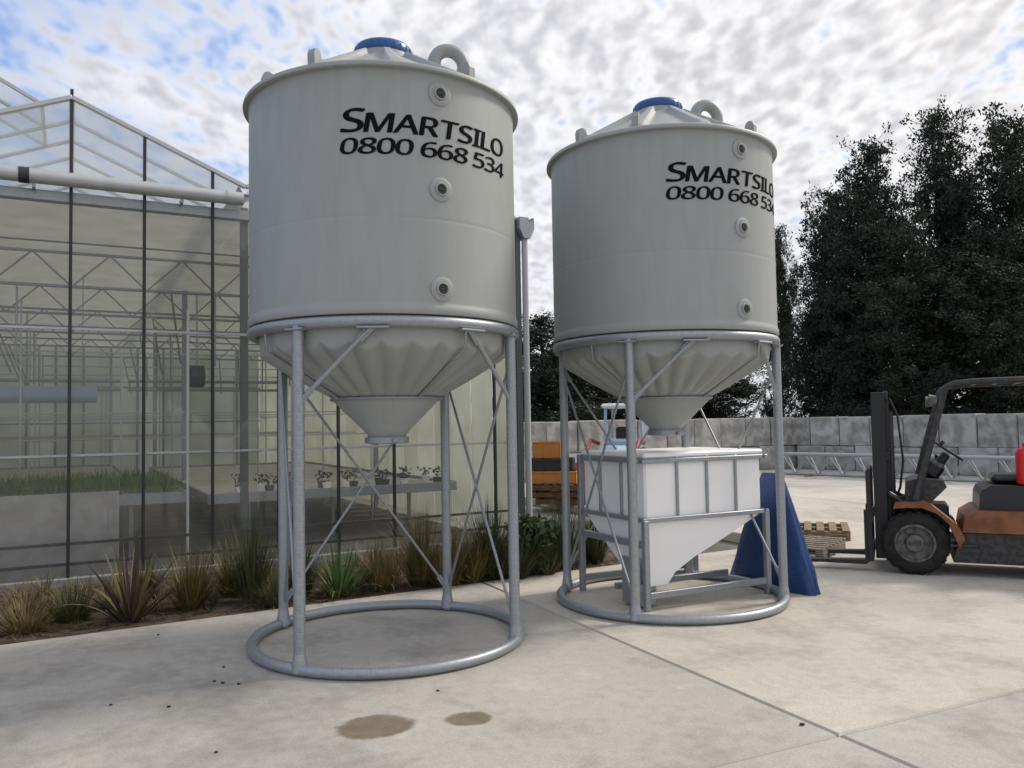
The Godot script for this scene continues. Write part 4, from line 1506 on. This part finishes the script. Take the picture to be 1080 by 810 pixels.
func slab(parent: Node, u0: float, u1: float, v0: float, v1: float, m: Material, w0 := 99.0):
	# w0: the near edge at u1 where it differs from v0
	var g := 0.007
	var ch := 0.012
	var mb := MB.new()
	if w0 > 90.0: w0 = v0
	var top := [slab_pt(u0 + g + ch, v0 + g + ch), slab_pt(u1 - g - ch, w0 + g + ch), slab_pt(u1 - g - ch, v1 - g - ch), slab_pt(u0 + g + ch, v1 - g - ch)]
	var mid := [slab_pt(u0 + g, v0 + g, -ch), slab_pt(u1 - g, w0 + g, -ch), slab_pt(u1 - g, v1 - g, -ch), slab_pt(u0 + g, v1 - g, -ch)]
	var bot := [slab_pt(u0 + g, v0 + g, -0.15), slab_pt(u1 - g, w0 + g, -0.15), slab_pt(u1 - g, v1 - g, -0.15), slab_pt(u0 + g, v1 - g, -0.15)]
	mb.quad(top[0], top[1], top[2], top[3])
	for k in 4:
		var q := (k + 1) % 4
		mb.quad(top[k], top[q], mid[q], mid[k])
		mb.quad(mid[k], mid[q], bot[q], bot[k])
	part("slab", mb, m, parent)

# ---------------------------------------------------------------- scene
func _ready():
	var cam := Camera3D.new()
	cam.name = "camera"
	add_child(cam)
	cam.position = Vector3(0, 1.7, 0)
	cam.rotation = Vector3(0.0472968, 0.0, -0.0171848)
	cam.fov = rad_to_deg(2.0 * atan(405.0 / 859.9))
	cam.near = 0.05
	cam.far = 2000.0
	cam.current = true
	var env := Environment.new()
	env.background_mode = Environment.BG_SKY
	var sky := Sky.new()
	var sm := PanoramaSkyMaterial.new()
	sm.panorama = make_sky()
	sky.sky_material = sm
	env.sky = sky
	env.background_energy_multiplier = 1.0
	env.tonemap_mode = Environment.TONE_MAPPER_LINEAR
	env.tonemap_exposure = 1.48
	env.sdfgi_enabled = true
	env.ssao_enabled = true
	env.ssil_enabled = true
	var we := WorldEnvironment.new()
	we.name = "environment"
	we.environment = env
	add_child(we)
	var sun := DirectionalLight3D.new()
	sun.name = "sun"
	sun.light_energy = 0.6
	sun.light_color = Color(1.0, 0.965, 0.91)
	sun.light_angular_distance = 11.0
	sun.shadow_enabled = true
	add_child(sun)
	sun.rotation = Vector3(-deg_to_rad(SUN_EL), -deg_to_rad(SUN_AZ) + PI, 0)
	print("sky ", Time.get_ticks_msec())
	make_materials()
	make_ground()
	print("ground ", Time.get_ticks_msec())
	make_glasshouse()
	interior()
	print("glasshouse ", Time.get_ticks_msec())
	block_wall("weathered concrete block wall running along behind the pallets and tractor", Vector2(-2.5, 22.1), Vector2(9.3, 27.85), 71)
	block_wall("weathered concrete block wall behind the forklift", Vector2(9.75, 27.6), Vector2(19.0, 14.4), 72)
	make_truss(G(8.05, 24.3), 139.0, 11.2, "long galvanised lattice truss lying in front of the block wall behind the forklift")
	# trees
	var ta := tree_meshes(101, 14.0, 4.0, 1.0, 0.03)
	var tb := tree_meshes(202, 13.0, 4.3, 1.1, 0.02)
	var tc := tree_meshes(303, 12.0, 3.7, 1.0, 0.03)
	var spots := [
		[ta, 988, 106, 36.0, 0.9, 20.0, "tallest feathery dark tree behind the forklift's block wall"],
		[tb, 912, 148, 34.0, 0.8, 80.0, "broad dark tree with an open top left of the tallest tree"],
		[tc, 1068, 118, 33.0, 1.05, 140.0, "tall slim dark tree right of the tallest tree"],
		[tb, 1120, 130, 35.0, 1.1, 200.0, "dark tree at the end of the row beyond the forklift"],
		[tc, 878, 200, 33.0, 0.72, 260.0, "shorter dark tree at the edge of the clump beside the open sky"],
		[ta, 945, 235, 31.0, 0.9, 310.0, "dense dark tree in front of the tallest tree"],
		[tb, 1035, 240, 31.0, 1.0, 30.0, "dense dark tree between the two tallest trees"],
		[tb, 866, 300, 34.0, 0.62, 170.0, "low dense tree at the foot of the clump beside the right silo"],
		[tc, 818, 240, 42.0, 0.42, 330.0, "dark tree half hidden behind the right silo"],
		[tb, 745, 360, 38.0, 0.9, 120.0, "dark tree hidden behind the right silo's tank"],
		[ta, 672, 345, 36.0, 1.1, 60.0, "dark tree showing under the right silo's cone"],
		[tc, 573, 332, 32.0, 1.0, 10.0, "dark tree seen in the gap between the two silos"],
		[tb, 615, 372, 35.0, 1.0, 210.0, "lower dark tree beside the gap between the silos"],
	]
	var hts := {ta: 14.0, tb: 13.0, tc: 12.0}
	for sp in spots:
		var u: float = sp[1] - 540.0
		var v: float = sp[2] - 405.0
		var d: float = sp[3]
		var aa := u * cos(0.0172) - v * sin(0.0172)
		var bb := u * sin(0.0172) + v * cos(0.0172)
		var dir := Vector3(aa, -bb, 859.9)
		var y := dir.y * cos(0.0473) + dir.z * sin(0.0473)
		var z := dir.z * cos(0.0473) - dir.y * sin(0.0473)
		var H := 1.7 + y / z * d
		plant_tree(sp[0], sp[6], G(dir.x / z * d, d, -0.16), sp[4], (H + 0.16) / (hts[sp[0]] * 0.985), sp[5])
	print("trees ", Time.get_ticks_msec())
	# silos and bin
	make_silo("pale grey plastic silo on an empty ring frame beside the glasshouse", G(-1.013, 6.574))
	make_silo("pale grey plastic silo standing over the white hopper bin", G(1.475, 7.873))
	make_bin()
	make_tarp()
	make_forklift()
	pallet_node("pale wooden pallet lying on the yard ahead of the forklift", G(4.25, 11.9), 20.0, M.pallet_wood)
	pallet_node("weathered pallet lying nearer the blue tarpaulin", G(3.55, 10.45), -55.0, M.pallet_grey)
	# stack left of the right silo
	var base := G(1.05, 17.2)
	for k in 3:
		pallet_node(["brown pallet at the bottom of the crate stack", "brown pallet in the middle of the crate stack", "brown pallet on top of the pallets under the orange crate"][k], base + Vector3(-0.06 * k, 0.142 * k, 0.04 * k), 8.0 + 3.0 * k, M.pallet_brown, "pallets under the crates")
	var y0 := 0.142 * 3
	crate_node("wide orange crate resting on the brown pallets", base + Vector3(-0.22, y0, 0), 10.0, Vector3(1.05, 0.26, 0.8), M.crate_orange)
	crate_node("black crate between two orange crates", base + Vector3(-0.25, y0 + 0.262, 0), 8.0, Vector3(0.95, 0.25, 0.75), M.crate_black)
	crate_node("orange crate topping the crate stack", base + Vector3(-0.3, y0 + 0.514, 0), 14.0, Vector3(0.58, 0.36, 0.5), M.crate_orange)
	make_tractor()
	# planting
	var straw := [Color(0.20, 0.14, 0.06), Color(0.16, 0.12, 0.05), Color(0.12, 0.10, 0.04)]
	var olive := [Color(0.07, 0.075, 0.025), Color(0.10, 0.085, 0.035), Color(0.05, 0.06, 0.02)]
	var deep := [Color(0.03, 0.05, 0.02), Color(0.04, 0.06, 0.022), Color(0.06, 0.065, 0.03)]
	var gold := [Color(0.16, 0.11, 0.035), Color(0.11, 0.085, 0.03), Color(0.19, 0.13, 0.05)]
	tussock("dry straw coloured grass at the open end of the bed", G(-4.35, 7.35, -0.03), 0.32, 0.34, 420, straw, 1, 0.007, 0.2)
	tussock("low mixed straw and green grass beside the dark flax", G(-3.95, 7.35, -0.03), 0.36, 0.30, 380, olive, 2, 0.007, 0.4)
	tussock("small straw tuft behind the dark flax", G(-3.85, 7.85, -0.03), 0.30, 0.26, 260, straw, 3, 0.007, 0.3)
	flax("flax_plant", "bronze leaved flax clump at the edge of the concrete", "flax", G(-3.43, 7.35, -0.03), 0.74, 34, [Color(0.05, 0.03, 0.026), Color(0.07, 0.04, 0.03), Color(0.10, 0.075, 0.03), Color(0.16, 0.13, 0.06), Color(0.04, 0.028, 0.025)], 12, 0.05, 1.15, 1.5)
	tussock("brown green tussock right of the bronze flax", G(-3.05, 7.75, -0.03), 0.58, 0.34, 520, olive + gold, 4, 0.006, 0.35)
	tussock("tall upright dark green tussock left of the silo legs", G(-2.55, 7.98, -0.03), 0.76, 0.26, 560, deep + olive, 5, 0.006, 0.8)
	tussock("dark tussock seen between the silo's rear legs", G(-2.15, 8.25, -0.03), 0.55, 0.28, 420, deep, 6, 0.006, 0.5)
	flax("lily_clump", "bright green strappy lily clump behind the empty ring frame", "lily", G(-1.78, 8.28, -0.03), 0.60, 46, [Color(0.06, 0.13, 0.03), Color(0.09, 0.17, 0.045), Color(0.045, 0.10, 0.025), Color(0.13, 0.18, 0.06)], 13, 0.032, 1.2, 1.3)
	tussock("low brown tussock right of the bright lily", G(-1.35, 8.5, -0.03), 0.42, 0.30, 420, gold + straw, 7, 0.006, 0.3)
	tussock("golden brown tussock behind the cross braces", G(-1.0, 8.75, -0.03), 0.74, 0.36, 600, gold + olive, 8, 0.006, 0.45)
	tussock("second golden tussock beside the rear leg", G(-0.65, 8.85, -0.03), 0.62, 0.30, 480, gold, 9, 0.006, 0.4)
	tussock("dark green rush clump behind the right brace", G(-0.28, 9.1, -0.03), 0.78, 0.30, 620, deep, 10, 0.007, 0.75)
	leafy("leafy_shrub", "glossy leafed shrub beside the downpipe", G(0.18, 9.4, -0.03), 0.66, 0.5, 900, [Color(0.035, 0.06, 0.025), Color(0.05, 0.09, 0.035), Color(0.10, 0.15, 0.07)], 14)
	tussock("dark green rush clump at the end of the bed", G(0.55, 9.6, -0.03), 0.72, 0.32, 620, deep, 11, 0.007, 0.7)
	tussock("dark rush clump behind the white hopper bin's left leg", G(0.95, 9.9, -0.03), 0.62, 0.32, 520, deep, 15, 0.007, 0.6)
	for e in [[-4.75, 6.95, 0.34, 0.4, "straw coloured grass tuft beside the end glazing bars", straw + olive], [-4.15, 6.98, 0.26, 0.34, "low dry grass spilling towards the concrete edge", straw], [-3.7, 8.2, 0.42, 0.32, "olive tuft against the glass behind the bronze flax", olive], [-2.85, 8.3, 0.55, 0.34, "brown tuft against the glass beside the grey board", gold + olive], [-2.3, 7.85, 0.34, 0.3, "short olive grass at the foot of the tall tussock", olive], [-1.5, 8.85, 0.46, 0.34, "tan tuft against the glass behind the bright lily", gold + straw], [-0.75, 8.65, 0.40, 0.32, "short tan grass in front of the golden tussocks", straw + gold], [-0.45, 8.85, 0.5, 0.3, "olive grass between golden tussock and rush clump", olive + gold], [0.02, 9.02, 0.5, 0.34, "dark arching grass in front of the glossy shrub", deep + olive], [0.35, 9.25, 0.46, 0.34, "arching green grass at the concrete edge beside the shrub", deep + olive]]:
		tussock(e[4], G(e[0], e[1], -0.02), e[2], e[3], 420, e[5], int(e[2] * 1000 + e[0] * 37 + 500), 0.007, 0.3)
	# dry litter lying over the bed
	rng.seed = 88
	var lit := MB.new()
	for k in 5200:
		var q := local_gh(rng.randf_range(-6.0, 6.6), rng.randf_range(0.0, 0.03), rng.randf_range(-2.3, -0.15))
		var qu := (q.x - 1.719) * sin(deg_to_rad(AX)) + (-q.z - 4.452) * cos(deg_to_rad(AX))
		if (q.x - 1.719) * cos(deg_to_rad(AX)) - (-q.z - 4.452) * sin(deg_to_rad(AX)) > bed_v(qu) + 0.03: continue
		var th := rng.randf() * TAU
		blade(lit, q, Vector3(cos(th), rng.randf_range(0.0, 0.5), sin(th)), rng.randf_range(0.06, 0.22), 0.009, 0.6, 2, (straw + gold)[rng.randi() % 6])
	# weedy undergrowth between the planted clumps
	rng.seed = 89
	var und := MB.new()
	for k in 420:
		var q := local_gh(rng.randf_range(-6.0, 6.6), 0.0, rng.randf_range(-2.25, -0.2))
		var qu := (q.x - 1.719) * sin(deg_to_rad(AX)) + (-q.z - 4.452) * cos(deg_to_rad(AX))
		if (q.x - 1.719) * cos(deg_to_rad(AX)) - (-q.z - 4.452) * sin(deg_to_rad(AX)) > bed_v(qu) - 0.05: continue
		var hh := rng.randf_range(0.10, 0.34)
		var pal: Array = [straw, gold, olive, deep][rng.randi() % 4]
		for b in 22:
			var th := rng.randf() * TAU
			var ln := rng.randf_range(0.1, 0.9)
			var cc: Color = pal[rng.randi() % 3]
			blade(und, q + Vector3(cos(th), 0, sin(th)) * rng.randf() * 0.05, Vector3(cos(th) * ln, 1.0, sin(th) * ln), hh * rng.randf_range(0.5, 1.2), 0.007, rng.randf_range(0.2, 1.6), 3, cc * rng.randf_range(0.7, 1.2))
	var uo := put("undergrowth", und.mesh(), M.blade, self)
	tag(uo, "weedy dry and green undergrowth between the planted clumps", "grass")
	uo.set_meta("kind", "stuff")
	var lo := put("dry_litter", lit.mesh(), M.blade, self)
	tag(lo, "dry straw and leaf litter lying over the planting bed", "litter")
	lo.set_meta("kind", "stuff")
	# small dark stones scattered on the slab
	for e in [[226, 719], [235, 721], [117, 744], [178, 746], [167, 670], [252, 722], [236, 704], [228, 794], [846, 765], [462, 729]]:
		var u: float = e[0] - 540.0
		var v: float = e[1] - 405.0
		var aa := u * cos(0.0172) - v * sin(0.0172)
		var bb := u * sin(0.0172) + v * cos(0.0172)
		var dir := Vector3(aa, -bb, 859.9)
		var y := dir.y * cos(0.0473) + dir.z * sin(0.0473)
		var z := dir.z * cos(0.0473) - dir.y * sin(0.0473)
		var t := -1.7 / y
		rng.seed = int(e[0] * 7 + e[1])
		var mb := MB.new()
		var r := rng.randf_range(0.008, 0.013)
		var P := []
		for i in 5:
			var row := []
			for k in 8:
				var th := TAU * k / 8.0
				var ph := PI * i / 4.0
				row.append(Vector3(sin(ph) * cos(th) * r * 1.3, r * 0.55 + cos(ph) * r * 0.55, sin(ph) * sin(th) * r) * rng.randf_range(0.92, 1.08))
			P.append(row)
		mb.grid(P, true)
		var o := put("stone", mb.mesh(), M.stone_dark, self, G(dir.x * t, z * t, 0.0))
		tag(o, "small dark stone lying on the concrete slab", "stone", "small dark stones on the concrete")
	print("done ", Time.get_ticks_msec())
